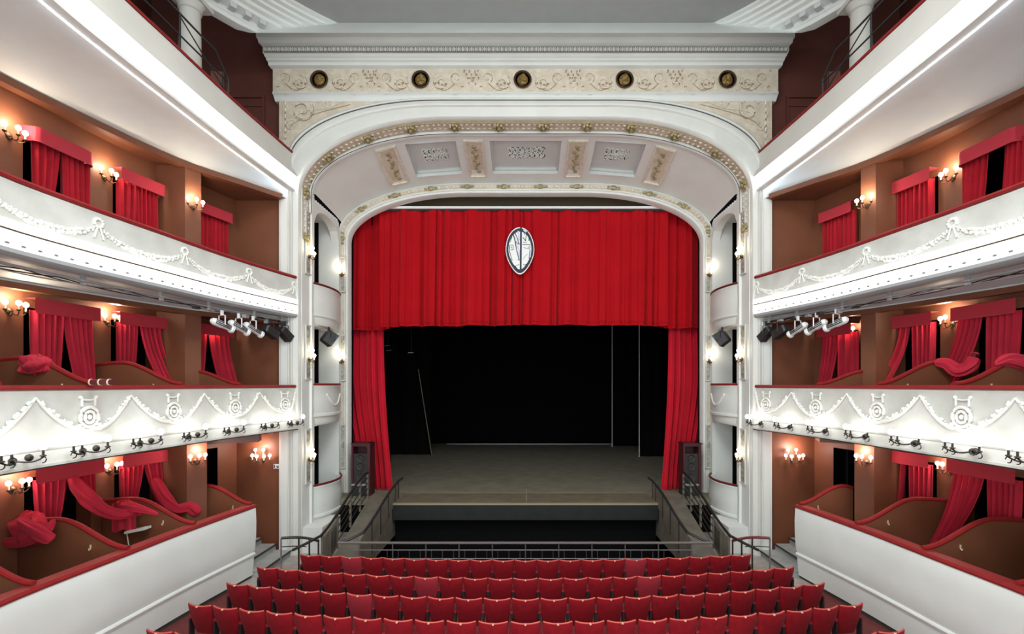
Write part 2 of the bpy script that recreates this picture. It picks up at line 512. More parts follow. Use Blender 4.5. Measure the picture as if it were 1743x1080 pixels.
cpts = arch(**ornc, zb=Z(4.2), n=40)
def along(pts, step):
    out = []; acc = 0.0
    for i in range(len(pts) - 1):
        (x0, z0), (x1, z1) = pts[i], pts[i + 1]
        l = sqrt((x1 - x0) ** 2 + (z1 - z0) ** 2)
        while acc <= l:
            t = acc / l if l else 0
            out.append((lerp(x0, x1, t), lerp(z0, z1, t), (x1 - x0) / (l or 1), (z1 - z0) / (l or 1)))
            acc += step
        acc -= l
    return out
lf = MB()
gd = MB()
for i, (x, z, tx, tz) in enumerate(along(cpts, 0.16)):
    nx, nz = tz, -tx
    for dd in (-0.10, 0.10):
        lf.ball((x + nx * 0.01, 13.48 + dd, z + nz * 0.01), 0.05, 6, 4, (1.0, 0.8, 0.6))
for i, (x, z, tx, tz) in enumerate(along(cpts, 1.27)):
    nx, nz = tz, -tx
    for q in range(7):
        a = 2 * pi * q / 7
        gd.ball((x + tx * 0.12 * cos(a) + nx * 0.04, 13.48 + 0.13 * sin(a), z + tz * 0.12 * cos(a) + nz * 0.04), 0.055, 6, 4)
    gd.ball((x + nx * 0.05, 13.48, z + nz * 0.05), 0.07, 8, 5)
for dd in (-0.17, 0.17):
    gd.tube([(x, 13.48 + dd, z) for x, z in cpts], 0.018, 5)
tag(lf.build('leaf_moulding', CREAMR, PRO), kind='stuff')
tag(gd.build('rosette_garland', OLIVE, PRO), kind='stuff')

# frieze
fr = MB()
fr.box(-7.0, 7.0, 13.02, 13.4, Z(8.09), Z(8.76))
fr.build('frieze', CREAM, PRO)
fm = MB()
# moulding under the frieze
prof = [(13.4, 8.10), (13.0, 8.10), (12.98, 8.06), (13.04, 8.04), (13.08, 7.99), (13.14, 7.92), (13.4, 7.92)]
fm.grid([[(x, d - (0.0), Z(h)) for d, h in prof] for x in (-7.0, 7.0)], True, True)
fm.build('architrave', WHITE, PRO)
cn = MB()
prof = [(13.4, 8.75), (13.0, 8.75), (12.90, 8.77), (12.88, 8.84), (12.82, 8.86), (12.80, 8.90), (12.74, 8.92), (12.72, 8.95), (12.68, 8.95), (12.68, 9.11)]
prof += [(12.52, 9.12), (12.50, 9.18), (12.44, 9.20), (12.43, 9.29), (12.38, 9.31), (12.36, 9.36), (12.36, 9.50), (13.4, 9.50)]
rows = []
for sx in (-1, 1):
    rows.append([(sx * (7.04 + (13.0 - d) * 0.16), d, Z(h)) for d, h in prof])
cn.grid(rows, True, True)
cn.build('cornice', WHITE, PRO)
dt = MB()
x = -7.02
while x < 7.03:
    dt.ball((x, 12.645, Z(9.03)), 0.058, 6, 4, (0.75, 0.6, 1.0))
    dt.box(x + 0.048, x + 0.068, 12.63, 12.68, Z(8.975), Z(9.085))
    x += 0.116
dk = MB(); dk.box(-7.05, 7.05, 12.660, 12.70, Z(8.96), Z(9.10)); dk.build('dart_recess', mat('recess_grey_brown', (0.20, 0.17, 0.14), 0.8), PRO)
tag(dt.build('egg_and_dart_moulding', WHITE, PRO), kind='stuff')
# scrollwork on the frieze
sw = MB(); sg = MB()
def spiral(mb, cx, cz, r, turns, dirn, a0, y, rad):
    pts = []
    n = int(22 * turns)
    for i in range(n + 1):
        t = i / n
        a = a0 + dirn * turns * 2 * pi * t
        rr = r * (1 - 0.82 * t)
        pts.append((cx + rr * cos(a), y, cz + rr * sin(a)))
    mb.tube(pts, rad, 5, taper=(1.0, 0.6))
MEDX = [-5.70, -2.90, -0.08, 2.74, 5.58]
for i, mx in enumerate(MEDX):
    for sx in (-1, 1):
        spiral(sw, mx + sx * 0.55, Z(8.365), 0.20, 1.6, sx, pi / 2 if sx > 0 else pi / 2, 13.01, 0.017)
        spiral(sw, mx + sx * 0.98, Z(8.485), 0.15, 1.4, -sx, -pi / 2, 13.01, 0.014)
        sw.tube([(mx + sx * (0.28 + 0.9 * t), 13.01, Z(8.165 + 0.12 * sin(t * 2 * pi))) for t in [k / 14 for k in range(15)]], 0.014, 5)
        sw.tube([(mx + sx * (0.25 + 0.16 * sin(t * pi)), 13.01, Z(8.165 + 0.5 * t)) for t in [k / 10 for k in range(11)]], 0.016, 5)
        for k in range(4):
            sg.ball((mx + sx * (0.40 + 0.10 * k), 13.0, Z(8.325 + 0.03 * sin(k * 2.1))), 0.032, 6, 4, (1.2, 0.5, 0.8))
    for k in range(9 if i < 4 else 0):
        sg.ball((mx + 1.40 + (k - 4) * 0.05, 13.0, Z(8.665 - 0.09 * (k % 3))), 0.026, 5, 4, (0.8, 0.5, 1.4))
    if i < 4: spiral(sw, mx + 1.40, Z(8.285), 0.10, 1.3, 1, 0, 13.01, 0.014)
so = MB()
for i, mx in enumerate(MEDX):
    for sx in (-1, 1):
        spiral(so, mx + sx * 0.55, Z(8.345), 0.225, 1.5, sx, pi / 2, 13.012, 0.010)
        spiral(so, mx + sx * 0.98, Z(8.50), 0.17, 1.3, -sx, -pi / 2, 13.012, 0.009)
        so.tube([(mx + sx * (0.34 + 0.62 * k / 12), 13.008, Z(8.36 - 0.21 * sin(pi * k / 12))) for k in range(13)], 0.010, 4)
        for k in range(6):
            xx, zz = mx + sx * (1.15 + 0.07 * k), 8.24 + 0.09 * ((k * 5) % 6)
            if abs(xx) > 6.85: continue
            so.tube([(xx + 0.03 * cos(a), 13.012, Z(zz + 0.028 * sin(a))) for a in [j * 0.7 + k for j in range(6)]], 0.010, 4)
tag(so.build('scroll_outline', TANL, PRO), kind='stuff')
tag(sw.build('scrollwork', CREAMR, PRO), kind='stuff')
tag(sg.build('gilt_blossoms', TANL, PRO), kind='stuff')
for i, mx in enumerate(MEDX):
    r = MB()
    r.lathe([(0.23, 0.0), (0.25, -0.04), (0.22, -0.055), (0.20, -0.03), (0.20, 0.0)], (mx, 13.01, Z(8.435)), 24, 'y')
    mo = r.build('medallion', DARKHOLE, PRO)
    b = MB()
    b.ball((mx, 13.0, Z(8.430)), 0.165, 12, 8, (0.95, 0.42, 1.0))
    if i == 0:
        b.ball((mx, 12.98, Z(8.465)), 0.10, 10, 6, (1, 0.6, 1.1))
    else:   # a small profile head with hair, nose and shoulders
        b.ball((mx + 0.02, 12.95, Z(8.485)), 0.085, 10, 6, (0.85, 0.6, 1.1))
        b.ball((mx - 0.05, 12.94, Z(8.475)), 0.03, 6, 4)
        b.ball((mx + 0.02, 12.96, Z(8.335)), 0.11, 10, 5, (1.0, 0.5, 0.6))
    b.build('bust', GOLD, mo)
# spandrel scrolls
ss = MB()
for sx in (-1, 1):
    spiral(ss, sx * 6.25, Z(7.70), 0.30, 1.7, sx, 0.6, 13.14, 0.02)
    spiral(ss, sx * 6.55, Z(7.25), 0.16, 1.4, -sx, 0.6, 13.14, 0.016)
    spiral(ss, sx * 5.55, Z(7.88), 0.15, 1.4, -sx, 1.6, 13.14, 0.016)
    ss.tube([(sx * lerp(6.5, 4.7, t), 13.14, Z(7.45 + 0.52 * t ** 0.7 + 0.05 * sin(9 * t))) for t in [k / 14 for k in range(15)]], 0.015, 5)
    for k in range(7):
        ss.ball((sx * (6.72), 13.13, Z(6.75 + 0.19 * k)), 0.045, 6, 4, (0.8, 0.5, 1.5))
tag(ss.build('spandrel_scroll', CREAMR, PRO), kind='stuff')
sl_ = MB()
for sx in (-1, 1):
    spiral(sl_, sx * 6.25, Z(7.66), 0.34, 1.5, sx, 0.6, 13.145, 0.009)
    sl_.tube([(sx * lerp(6.6, 4.9, t_), 13.145, Z(7.18 + 0.66 * t_ ** 0.6)) for t_ in [k / 14 for k in range(15)]], 0.009, 4)
    for k in range(8): sl_.tube([(sx * (6.70 + 0.04 * (j % 2)), 13.145, Z(6.7 + 0.17 * k + 0.025 * j)) for j in range(4)], 0.009, 4)
tag(sl_.build('spandrel_outline', TANL, PRO), kind='stuff')

# coffered soffit
def SOF(x, t):
    """point on the vault of the tunnel at x across, t from front (0) to back (1)"""
    c = mix(B_IN, C_OUT, t)
    d = lerp(13.84, 16.10, t)
    e = abs(x) - (c['a'] - c['rx'])
    z = Z(c['top'])
    if e > 0:
        z -= c['ry'] * (1 - sqrt(max(0.0, 1 - (e / c['rx']) ** 2)))
    return (x, d, z)
def raise_(p, h): return (p[0] * (1 + 0.0), p[1], p[2] + h)
XL = sorted({-4.5, -3.9, -3.62, -2.1, -1.87, -1.29, -1.08, 1.08, 1.29, 1.87, 2.1, 3.62, 3.9, 4.5})
xs = [-6.3, -6.25, -6.1, -5.9, -5.6, -5.2, -4.85] + XL + [4.85, 5.2, 5.6, 5.9, 6.1, 6.25, 6.3]
TL = [0.0, 0.12, 0.78, 1.0]
sf = MB()
COFF = {(-3.62, -2.1), (-1.08, 1.08), (2.1, 3.62)}
for j in range(len(TL) - 1):
    for i in range(len(xs) - 1):
        a, b = xs[i], xs[i + 1]
        t0, t1 = TL[j], TL[j + 1]
        if j == 1 and (a, b) in COFF:
            continue
        nsub = 3
        sf.grid([[SOF(lerp(a, b, q / nsub), t) for q in range(nsub + 1)] for t in (t0, t1)])
sf.build('vault_soffit', WHITE, PRO)
for a, b in sorted(COFF):
    c = MB()
    corners = [SOF(a, 0.12), SOF(b, 0.12), SOF(b, 0.78), SOF(a, 0.78)]
    mid = [tuple(lerp(p[k], sum(q[k] for q in corners) / 4, 0.06) for k in range(3)) for p in corners]
    def lift(ps, h): return [(p[0], p[1], p[2] + h) for p in ps]
    lv = [corners, lift(corners, 0.10), lift(mid, 0.10), lift(mid, 0.17), lift([tuple(lerp(p[k], sum(q[k] for q in corners) / 4, 0.10) for k in range(3)) for p in corners], 0.18)]
    c.grid(lv, True)
    co = c.build('coffer', GREYP, PRO, smooth=False)
    pn = MB(); pn.add(lv[-1], [(0, 1, 2, 3)])
    pn.build('coffer_panel', GREYP, co)
    # raised scroll cartouche
    k_ = MB()
    cx_, w_ = (a + b) / 2, (b - a) * 0.30
    def PT(u, v):
        p0 = [tuple(lerp(lv[-1][0][k], lv[-1][1][k], u) for k in range(3)), tuple(lerp(lv[-1][3][k], lv[-1][2][k], u) for k in range(3))]
        return tuple(lerp(p0[0][k], p0[1][k], v) - (0.012 if k == 2 else 0) for k in range(3))
    rnd = random.Random(int(a * 10))
    nsp = 7 if b - a > 1.8 else 5
    for q in range(nsp):
        uc = 0.5 + (q - (nsp - 1) / 2) * 0.56 / nsp
        for sgn in (-1, 1):
            vc = 0.5 + sgn * 0.085
            pts = []
            for i in range(13):
                t = i / 12
                ang = rnd.random() * 0.05 + sgn * 2.9 * pi * t + q
                rr = (0.060 if nsp == 7 else 0.075) * (1 - 0.75 * t)
                pts.append(PT(uc + rr * cos(ang), vc + rr * 1.7 * sin(ang)))
            k_.tube(pts, 0.019, 5)
    k_.build('cartouche', WHITE, co)
    k2 = MB()
    for q in range(nsp):
        uc = 0.5 + (q - (nsp - 1) / 2) * 0.56 / nsp + 0.022
        for sgn in (-1, 1):
            k2.tube([PT(uc + 0.055 * cos(sgn * 0.62 * i + q) * (1 - 0.05 * i), 0.5 + sgn * 0.09 + 0.105 * sin(sgn * 0.62 * i + q) * (1 - 0.05 * i)) for i in range(10)], 0.013, 4)
    k2.build('cartouche_outline', LINE, co)
for a, b in ((-4.5, -3.9), (-1.87, -1.29), (1.29, 1.87), (3.9, 4.5)):
    c = MB()
    def lift2(ps, h): return [(p[0], p[1], p[2] + h) for p in ps]
    cs = [SOF(a, 0.10), SOF(b, 0.10), SOF(b, 0.84), SOF(a, 0.84)]
    cen = [sum(q[k] for q in cs) / 4 for k in range(3)]
    def ins(f): return [(lerp(p[0], cen[0], f), lerp(p[1], cen[1], f * 0.35), lerp(p[2], cen[2], f * 0.5)) for p in cs]
    c.grid([lift2(cs, 0.02), lift2(cs, -0.05), lift2(ins(0.16), -0.05), lift2(ins(0.2), -0.015), lift2(ins(0.30), -0.02), lift2(ins(0.33), -0.005)], True)
    pnl = c.build('ornament_panel', CREAMR, PRO, smooth=False)
    q = MB(); q.add(lift2(ins(0.33), -0.006), [(0, 1, 2, 3)])
    q.build('panel_field', CREAM, pnl)
    r = MB()
    inn = ins(0.42)
    for i in range(10):
        t = 0.1 + 0.8 * i / 9
        p0 = tuple((lerp(inn[0][k], inn[3][k], t) + lerp(inn[1][k], inn[2][k], t)) / 2 for k in range(3))
        r.ball((p0[0] + 0.06 * sin(i * 2.3), p0[1], p0[2] - 0.02), 0.06 + 0.02 * (i % 3 == 0), 6, 4, (1, 1, 0.5))
    p0 = tuple((lerp(inn[0][k], inn[3][k], 0.93) + lerp(inn[1][k], inn[2][k], 0.93)) / 2 for k in range(3))
    r.build('panel_relief', OLIVE, pnl)

# inner arch towards the stage
ia = MB()
st2 = [(0.0, 16.12), (0.02, 16.06), (0.10, 16.05), (0.14, 16.09), (0.16, 16.10)]
loft(ia, [(mix(C_OUT, C_IN, t), d, Z(-3.7)) for t, d in st2])
loft(ia, [(mix(C_OUT, C_IN, t), d, Z(-3.7)) for t, d in [(0.60, 16.10), (0.63, 16.06), (0.72, 16.06), (0.76, 16.10), (0.80, 16.06), (0.95, 16.07), (1.0, 16.10), (1.0, 16.4)]])
ia.build('inner_archivolt', WHITE, PRO)
ib = MB()
loft(ib, [(mix(C_OUT, C_IN, t), d, Z(-3.7)) for t, d in [(0.15, 16.10), (0.4, 16.08), (0.61, 16.10)]])
ib.build('inner_ornament_band', CREAM, PRO)
ic = MB(); ig = MB()
cp2 = arch(**mix(C_OUT, C_IN, 0.38), zb=Z(5.0), n=40)
for x, z, tx, tz in along(cp2, 0.13):
    ic.ball((x, 16.06, z), 0.05, 6, 4, (1, 0.5, 1))
for x, z, tx, tz in along(cp2, 1.25):
    ig.ball((x, 16.05, z), 0.10, 8, 5, (1.2, 0.4, 0.8))
    for q in (-1, 1): ig.ball((x + q * tx * 0.17, 16.05, z + q * tz * 0.17), 0.06, 6, 4, (1.4, 0.4, 0.8))
tag(ic.build('inner_leaf_moulding', CREAMR, PRO), kind='stuff')
tag(ig.build('inner_rosettes', OLIVE, PRO), kind='stuff')

# tunnel walls with three boxes one above the other
OPEN = [(-3.95, -1.25), (-0.95, 1.75), (2.05, 4.9)]
D0, D1 = 14.02, 15.86
for s, side in SIDES:
    w = MB()
    U0, U1 = 6.30, 6.56
    def bx(d0, d1, h0, h1): w.box(*sorted((s * U0, s * U1)), d0, d1, Z(h0), Z(h1))
    bx(13.24, D0, -4.8, 5.65)
    bx(D1, 16.2, -4.8, 5.25)
    prev = -4.8
    for lo, hi in OPEN:
        bx(D0, D1, prev, lo)
        prev = hi
    # arched head of the top opening
    n = 12
    for i in range(n):
        x0, x1 = lerp(D0, D1, i / n), lerp(D0, D1, (i + 1) / n)
        def hh(d):
            e = (d - (D0 + D1) / 2) / ((D1 - D0) / 2)
            return 4.85 + 0.50 * sqrt(max(0, 1 - e * e))
        w.hexa([(s * U0, x0, Z(hh(x0))), (s * U0, x1, Z(hh(x1))), (s * U1, x1, Z(hh(x1))), (s * U1, x0, Z(hh(x0)))],
               [(s * U0, x0, Z(5.55)), (s * U0, x1, Z(5.45)), (s * U1, x1, Z(5.45)), (s * U1, x0, Z(5.55))])
    # rooms behind the openings
    for lo, hi in OPEN:
        top = hi + (0.6 if hi > 4 else 0.12)
        w.box(*sorted((s * U1, s * 7.75)), D1 + 0.0, D1 + 0.1, Z(lo), Z(top))
        w.box(*sorted((s * U1, s * 7.75)), D0 - 0.1, D0, Z(lo), Z(top))
        w.box(*sorted((s * U1, s * 7.75)), D0 - .1, D1 + .1, Z(top), Z(top + 0.08))
        w.box(*sorted((s * U1 - s * 0.2, s * 7.75)), D0 - .1, D1 + .1, Z(lo - 0.08), Z(lo))
        w.box(*sorted((s * 7.62, s * 7.72)), 15.1, D1 + .1, Z(lo), Z(top))
    struct('wall_proscenium_' + side, w, WHITE)
    k = MB()
    k.box(*sorted((s * 7.68, s * 7.78)), D0 - .1, D1 + .1, Z(-4), Z(5.6))
    for lo, hi in OPEN:
        k.box(*sorted((s * 6.98, s * 7.7)), 15.83, 15.858, Z(lo), Z(hi + (0.55 if hi > 4 else 0.1)))
    struct('wall_box_doorway_' + side, k, BLACK)

# bulging fronts of the proscenium boxes
def bulge(t, dep): return sin(pi * t) ** 0.75 * dep
LV = {0: ('ground', -3.02, 0.34), 1: ('middle', 0.0, 0.24), 2: ('upper', 3.02, 0.24)}
for s, side in SIDES:
    for t, (nm, hr, dep) in LV.items():
        o = thing('box_balcony', {0: 'round white proscenium box front at stage level, %s of the stage' , 1: 'round white proscenium box front between two others, %s of the stage', 2: 'topmost round white proscenium box front, %s of the stage'}[t] % side, 'balcony', (s * 6.3, 14.9, Z(hr - 1.0)), 0, 'proscenium box fronts')
        ox, oy, oz = o.location
        prof = [(-0.16, -0.02), (0.0, -0.02), (0.02, -0.06), (0.0, -0.10), (0.025, -0.35), (0.03, -0.6), (0.0, -0.88), (0.05, -0.90), (0.05, -0.96), (-0.01, -1.0), (-0.03, -1.10), (-0.03, -1.16), (-0.06, -1.22), (-0.16, -1.22)]
        n = 22
        rows = []; rail = []
        for i in range(n + 1):
            q = i / n
            d = lerp(13.96, 15.98, q)
            b = bulge(q, dep)
            rows.append([(s * (6.33 - b - po) - ox, d - oy, Z(hr + ph) - oz) for po, ph in prof])
            rail.append((s * (6.33 - b) - ox, d - oy, Z(hr + 0.005) - oz))
        MB().grid(rows, True, True).build('parapet', WHITE, o)
        MB().tube(rail, 0.035, 8).build('handrail', RAILD if t != 1 else RAILR, o)
        if t == 1:
            g = MB()
            g.tube([(s * (6.30 - bulge(0.25 + 0.5 * q, dep)) - ox - s * 0.0, lerp(13.96, 15.98, 0.25 + 0.5 * q) - oy, Z(hr - 0.3 - 0.35 * sin(pi * q)) - oz) for q in [i / 12 for i in range(13)]], 0.03, 6)
            g.build('swag', RELIEF, o)

# framed mirrors on the proscenium pilasters
PAN = [(2, 'front', 5.0, 3.18), (1, 'front', 1.72, 0.14), (0, 'front', -1.28, -2.86), (2, 'rear', 4.35, 3.15), (1, 'rear', 1.7, 0.12), (0, 'rear', -1.36, -2.86)]
for s, side in SIDES:
    for t, where, ht, hb in PAN:
        o = thing('wall_mirror', 'framed tarnished mirror on the %s pilaster %s of the stage, %s' % ('outer' if where == 'front' else 'inner', side, {0: 'bottom', 1: 'middle', 2: 'top'}[t] + ' one of three'), 'mirror', (s * 6.29, 13.62, Z(hb)) if where == 'front' else (s * 6.24, 16.05, Z(hb)), 0, 'pilaster mirrors')
        f = MB(); g = MB()
        H = ht - hb
        def bar(mb, a0, a1, z0, z1, th):
            if where == 'front': mb.box(*sorted((0, -s * th)), a0, a1, z0, z1)
            else: mb.box(a0, a1, -th, 0, z0, z1)
        hw = 0.22 if where == 'front' else 0.11
        fw = 0.035
        bar(f, -hw, hw, 0, fw, 0.04); bar(f, -hw, hw, H - fw, H, 0.04)
        bar(f, -hw, -hw + fw, fw, H - fw, 0.04); bar(f, hw - fw, hw, fw, H - fw, 0.04)
        bar(g, -hw + fw, hw - fw, fw, H - fw, 0.015)
        f.build('frame', GALW, o, smooth=False)
        g.build('glass', GLASSM, o, smooth=False)

def wb(mb, name, m, parent, smooth=True):
    """build from world coordinates under an unrotated thing"""
    o = mb.build(name, m, parent, smooth)
    o.location = tuple(-c for c in parent.location)
    return o

# ================================================================== SIDE TIERS
def blob(mb, p, r, sq=(1, 1, 1), seg=6, rings=4): mb.ball(p, r, seg, rings, sq)

def face_point(s, fn, d, h, off=0.0):
    sl = (fn(d + 0.05) - fn(d - 0.05)) / 0.1
    l = sqrt(1 + sl * sl)
    return (s * (fn(d) - off / l), d + off * sl / l, Z(h))

TEND = 13.10
for s, side in SIDES:
    # ---------------- top gallery
    o = thing('gallery_balcony', 'topmost %s gallery front, plain ivory with a glowing white light strip beneath' % side, 'balcony', (s * 6.7, 9, Z(5.4)), 0, 'side balconies')
    m = MB(); sweep(m, s, F3, DN, TEND, [(-0.2, 6.42), (0.0, 6.42), (0.015, 6.38), (0.0, 6.34), (0.0, 6.0), (0.05, 5.97), (0.05, 5.93), (0.09, 5.90), (0.09, 5.85), (0.12, 5.83), (0.12, 5.79), (-0.2, 5.79)])
    wb(m, 'parapet', GALW, o)
    m = MB(); sweep(m, s, F3, DN, TEND, [(-0.25, 6.43), (0.02, 6.43), (0.035, 6.46), (0.0, 6.50), (-0.25, 6.50)]); wb(m, 'handrail', RAILR, o)
    m = MB(); sweep(m, s, F3, DN, TEND, [(0.04, 5.80), (-0.02, 5.74), (-0.07, 5.62), (-0.05, 5.50), (0.0, 5.45), (0.05, 5.44), (0.05, 5.39), (-0.12, 5.39), (-0.2, 5.5), (-0.2, 5.8)]); wb(m, 'light_channel', WHITE, o)
    m = MB(); sweep(m, s, F3, 4.0, TEND, [(0.0, 5.74), (-0.03, 5.69), (-0.03, 5.60), (-0.01, 5.63)]); wb(m, 'light_strip', TUBE, o)
    m = MB(); sweep(m, s, F3, 4.0, TEND, [(-0.13, 5.392), (-0.15, 5.392), (-0.15, 5.38), (-0.13, 5.38)]); wb(m, 'added_cove_glow', TUBEC, o)  # added glowing line behind the lip, put in to light the cove
    for i in range(34):
        d = lerp(6.0, 13.0, i / 33)
        m = MB(); blob(m, face_point(s, F3, d, 5.58, 0.01), 0.032, (1, 1, 1.2)); wb(m, 'bulb', BULBS, o)
    # white cove running back to the box wall
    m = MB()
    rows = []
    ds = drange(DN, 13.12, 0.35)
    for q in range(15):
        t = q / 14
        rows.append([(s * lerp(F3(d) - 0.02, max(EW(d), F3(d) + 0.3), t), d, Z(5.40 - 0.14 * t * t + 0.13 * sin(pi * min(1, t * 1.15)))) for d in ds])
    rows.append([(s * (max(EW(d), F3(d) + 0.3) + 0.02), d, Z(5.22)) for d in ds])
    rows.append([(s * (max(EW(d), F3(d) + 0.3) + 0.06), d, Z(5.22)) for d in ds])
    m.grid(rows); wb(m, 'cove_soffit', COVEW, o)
    m = MB(); ds = drange(DN, 13.3, 0.4)
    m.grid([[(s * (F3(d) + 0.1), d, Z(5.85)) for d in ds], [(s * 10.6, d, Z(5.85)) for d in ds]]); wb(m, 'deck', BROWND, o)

    # ---------------- upper tier
    o = thing('tier_balcony', 'curved %s upper tier front with white floral swags above a double row of lights' % side, 'balcony', (s * 7.1, 9, Z(1.9)), 0, 'side balconies')
    m = MB(); sweep(m, s, F2, DN, TEND, [(-0.15, 2.95), (0.0, 2.95), (0.02, 2.92), (0.0, 2.88), (0.0, 2.5), (0.03, 2.40), (0.03, 2.37), (-0.15, 2.37)]); wb(m, 'parapet', FACE, o)
    m = MB(); sweep(m, s, F2, DN, TEND, [(-0.24, 2.955), (0.03, 2.955), (0.05, 2.99), (0.02, 3.03), (-0.24, 3.03)]); wb(m, 'handrail', RAILR, o)
    m = MB(); sweep(m, s, F2, DN, TEND, [(-0.1, 2.37), (0.04, 2.37), (0.07, 2.34), (0.07, 2.23), (-0.1, 2.23)]); wb(m, 'upper_light_strip', TUBEU, o)
    m = MB(); sweep(m, s, F2, DN, TEND, [(-0.1, 2.23), (0.075, 2.23), (0.075, 2.205), (-0.1, 2.205)]); wb(m, 'brown_seam', HEADER, o)
    m = MB(); sweep(m, s, F2, DN, TEND, [(-0.1, 2.205), (0.06, 2.205), (0.05, 2.0), (0.06, 1.96), (-0.1, 1.96)]); wb(m, 'lower_light_strip', TUBEL, o)
    m = MB(); sweep(m, s, F2, DN, TEND, [(-0.25, 1.96), (0.06, 1.96), (0.06, 1.90), (0.0, 1.86), (-0.25, 1.86)]); wb(m, 'grey_ledge', LEDGE, o)
    for i in range(30):
        d = lerp(6.2, 12.9, i / 29)
        m = MB()
        p = face_point(s, F2, d, 2.02, 0.062); blob(m, p, 0.026, (1.0, 1.6, 0.8))
        wb(m, 'bulb', GREYM, o)
    bows = [6.42, 8.06, 9.78, 11.55, 13.05]
    for i, bd_ in enumerate(bows):
        m = MB()
        for q in range(9):
            a = 2 * pi * q / 9
            blob(m, face_point(s, F2, bd_ + 0.07 * cos(a), 2.77 + 0.07 * sin(a), 0.012), 0.03)
        for sg_ in (-1, 1):
            m.tube([face_point(s, F2, bd_ + sg_ * (0.02 + 0.06 * t), 2.70 - 0.20 * t, 0.02) for t in [k / 5 for k in range(6)]], 0.018, 5)
        wb(m, 'ribbon_bow', RELIEF, o)
        if i < len(bows) - 1:
            m = MB(); b2 = bows[i + 1]
            rnd = random.Random(i + 10)
            for k in range(42):
                t = (k + 0.5) / 42
                t2 = 0.04 + 0.92 * t
                hh = 2.74 - 0.30 * (1 - (2 * t2 - 1) ** 2) ** 0.75
                thick = 0.018 + 0.030 * sin(pi * t2)
                for z_ in (-1, 1):
                    blob(m, face_point(s, F2, lerp(bd_, b2, t2) + rnd.uniform(-.015, .015), hh + z_ * thick * rnd.uniform(0.3, 1), 0.014), thick * rnd.uniform(0.6, 1.0), (1, 1, 1))
            wb(m, 'swag', RELIEF, o)
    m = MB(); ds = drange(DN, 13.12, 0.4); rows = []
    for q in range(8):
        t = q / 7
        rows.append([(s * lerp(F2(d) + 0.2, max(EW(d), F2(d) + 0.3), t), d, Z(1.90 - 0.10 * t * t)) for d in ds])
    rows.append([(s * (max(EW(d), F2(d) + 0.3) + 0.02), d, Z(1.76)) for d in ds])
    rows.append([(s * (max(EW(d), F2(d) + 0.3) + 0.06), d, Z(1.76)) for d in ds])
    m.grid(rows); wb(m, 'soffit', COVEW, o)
    m = MB(); ds = drange(DN, 13.2, 0.4)
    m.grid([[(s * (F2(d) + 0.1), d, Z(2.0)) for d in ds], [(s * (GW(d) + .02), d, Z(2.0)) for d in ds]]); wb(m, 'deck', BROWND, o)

    # ---------------- middle tier
    o = thing('tier_balcony', 'curved %s middle tier front with stucco garlands and medallions above candle brackets' % side, 'balcony', (s * 7.0, 9, Z(-1.3)), 0, 'side balconies')
    m = MB(); sweep(m, s, F1, DN, TEND, [(-0.15, -0.08), (0.0, -0.08), (0.02, -0.11), (0.0, -0.14), (0.0, -0.45), (0.03, -0.75), (0.06, -0.93), (0.085, -0.95), (0.085, -0.98), (0.07, -1.0), (0.10, -1.19), (0.12, -1.19), (0.12, -1.23), (-0.15, -1.23)]); wb(m, 'parapet', FACE, o)
    m = MB(); sweep(m, s, F1, DN, TEND, [(-0.25, -0.085), (0.03, -0.085), (0.05, -0.05), (0.02, -0.01), (-0.25, -0.01)]); wb(m, 'handrail', RAILR, o)
    m = MB(); sweep(m, s, F1, DN, TEND, [(0.0, -1.23), (0.10, -1.23), (0.10, -1.255), (0.0, -1.255)]); wb(m, 'lower_edge', LINE, o)
    meds = [4.7, 6.15, 7.78, 9.45, 11.1, 12.7]
    peaks = [5.45, 6.98, 8.55, 10.25, 11.85, 13.1]
    for i, md in enumerate(meds):
        m = MB()
        m.tube([face_point(s, F1, md + 0.155 * cos(a), -0.54 + 0.165 * sin(a), 0.035) for a in [2 * pi * k / 20 for k in range(20)]], 0.030, 6, closed=True)
        m.tube([face_point(s, F1, md + 0.085 * cos(a), -0.54 + 0.095 * sin(a), 0.04) for a in [2 * pi * k / 16 for k in range(16)]], 0.026, 6, closed=True)
        blob(m, face_point(s, F1, md, -0.54, 0.03), 0.045)
        for sx in (-1, 1):
            m.tube([face_point(s, F1, md + sx * 0.11, -0.36 + 0.15 * t, 0.02) for t in (0, .5, 1)], 0.018, 5)
            blob(m, face_point(s, F1, md + sx * 0.13, -0.21, 0.02), 0.03)
        m.tube([face_point(s, F1, md - 0.13 + 0.26 * t, -0.24 - 0.02 * sin(pi * t), 0.02) for t in [k / 5 for k in range(6)]], 0.014, 5)
        for q in range(6):
            blob(m, face_point(s, F1, md - 0.12 + 0.048 * q, -0.745 - 0.02 * sin(q), 0.06), 0.035)
        wb(m, 'medallion', RELIEF, o)
    for i, pk in enumerate(peaks):
        for sg_ in (-1, 1):
            mm = [x for x in meds if (x - pk) * sg_ > 0]
            if not mm: continue
            tgt = min(mm, key=lambda x: abs(x - pk)) - sg_ * 0.13
            m = MB(); rnd = random.Random(i * 3 + sg_)
            path = []
            for k in range(25):
                t = k / 24
                path.append((lerp(pk, tgt, t), -0.20 - 0.53 * (1 - (1 - t) ** 1.75), 0.02 + 0.035 * t))
            m.tube([face_point(s, F1, d, h, q) for d, h, q in path], 0.030, 6, taper=(0.6, 1.4))
            for k in range(34):
                t = rnd.uniform(0.08, 1)
                d, h = lerp(pk, tgt, t), -0.20 - 0.53 * (1 - (1 - t) ** 1.75)
                blob(m, face_point(s, F1, d, h + rnd.uniform(0.0, 0.07), 0.03 + 0.02 * t), rnd.uniform(0.018, 0.036))
            wb(m, 'garland', RELIEF, o)
    m = MB(); ds = drange(DN, 13.12, 0.4)
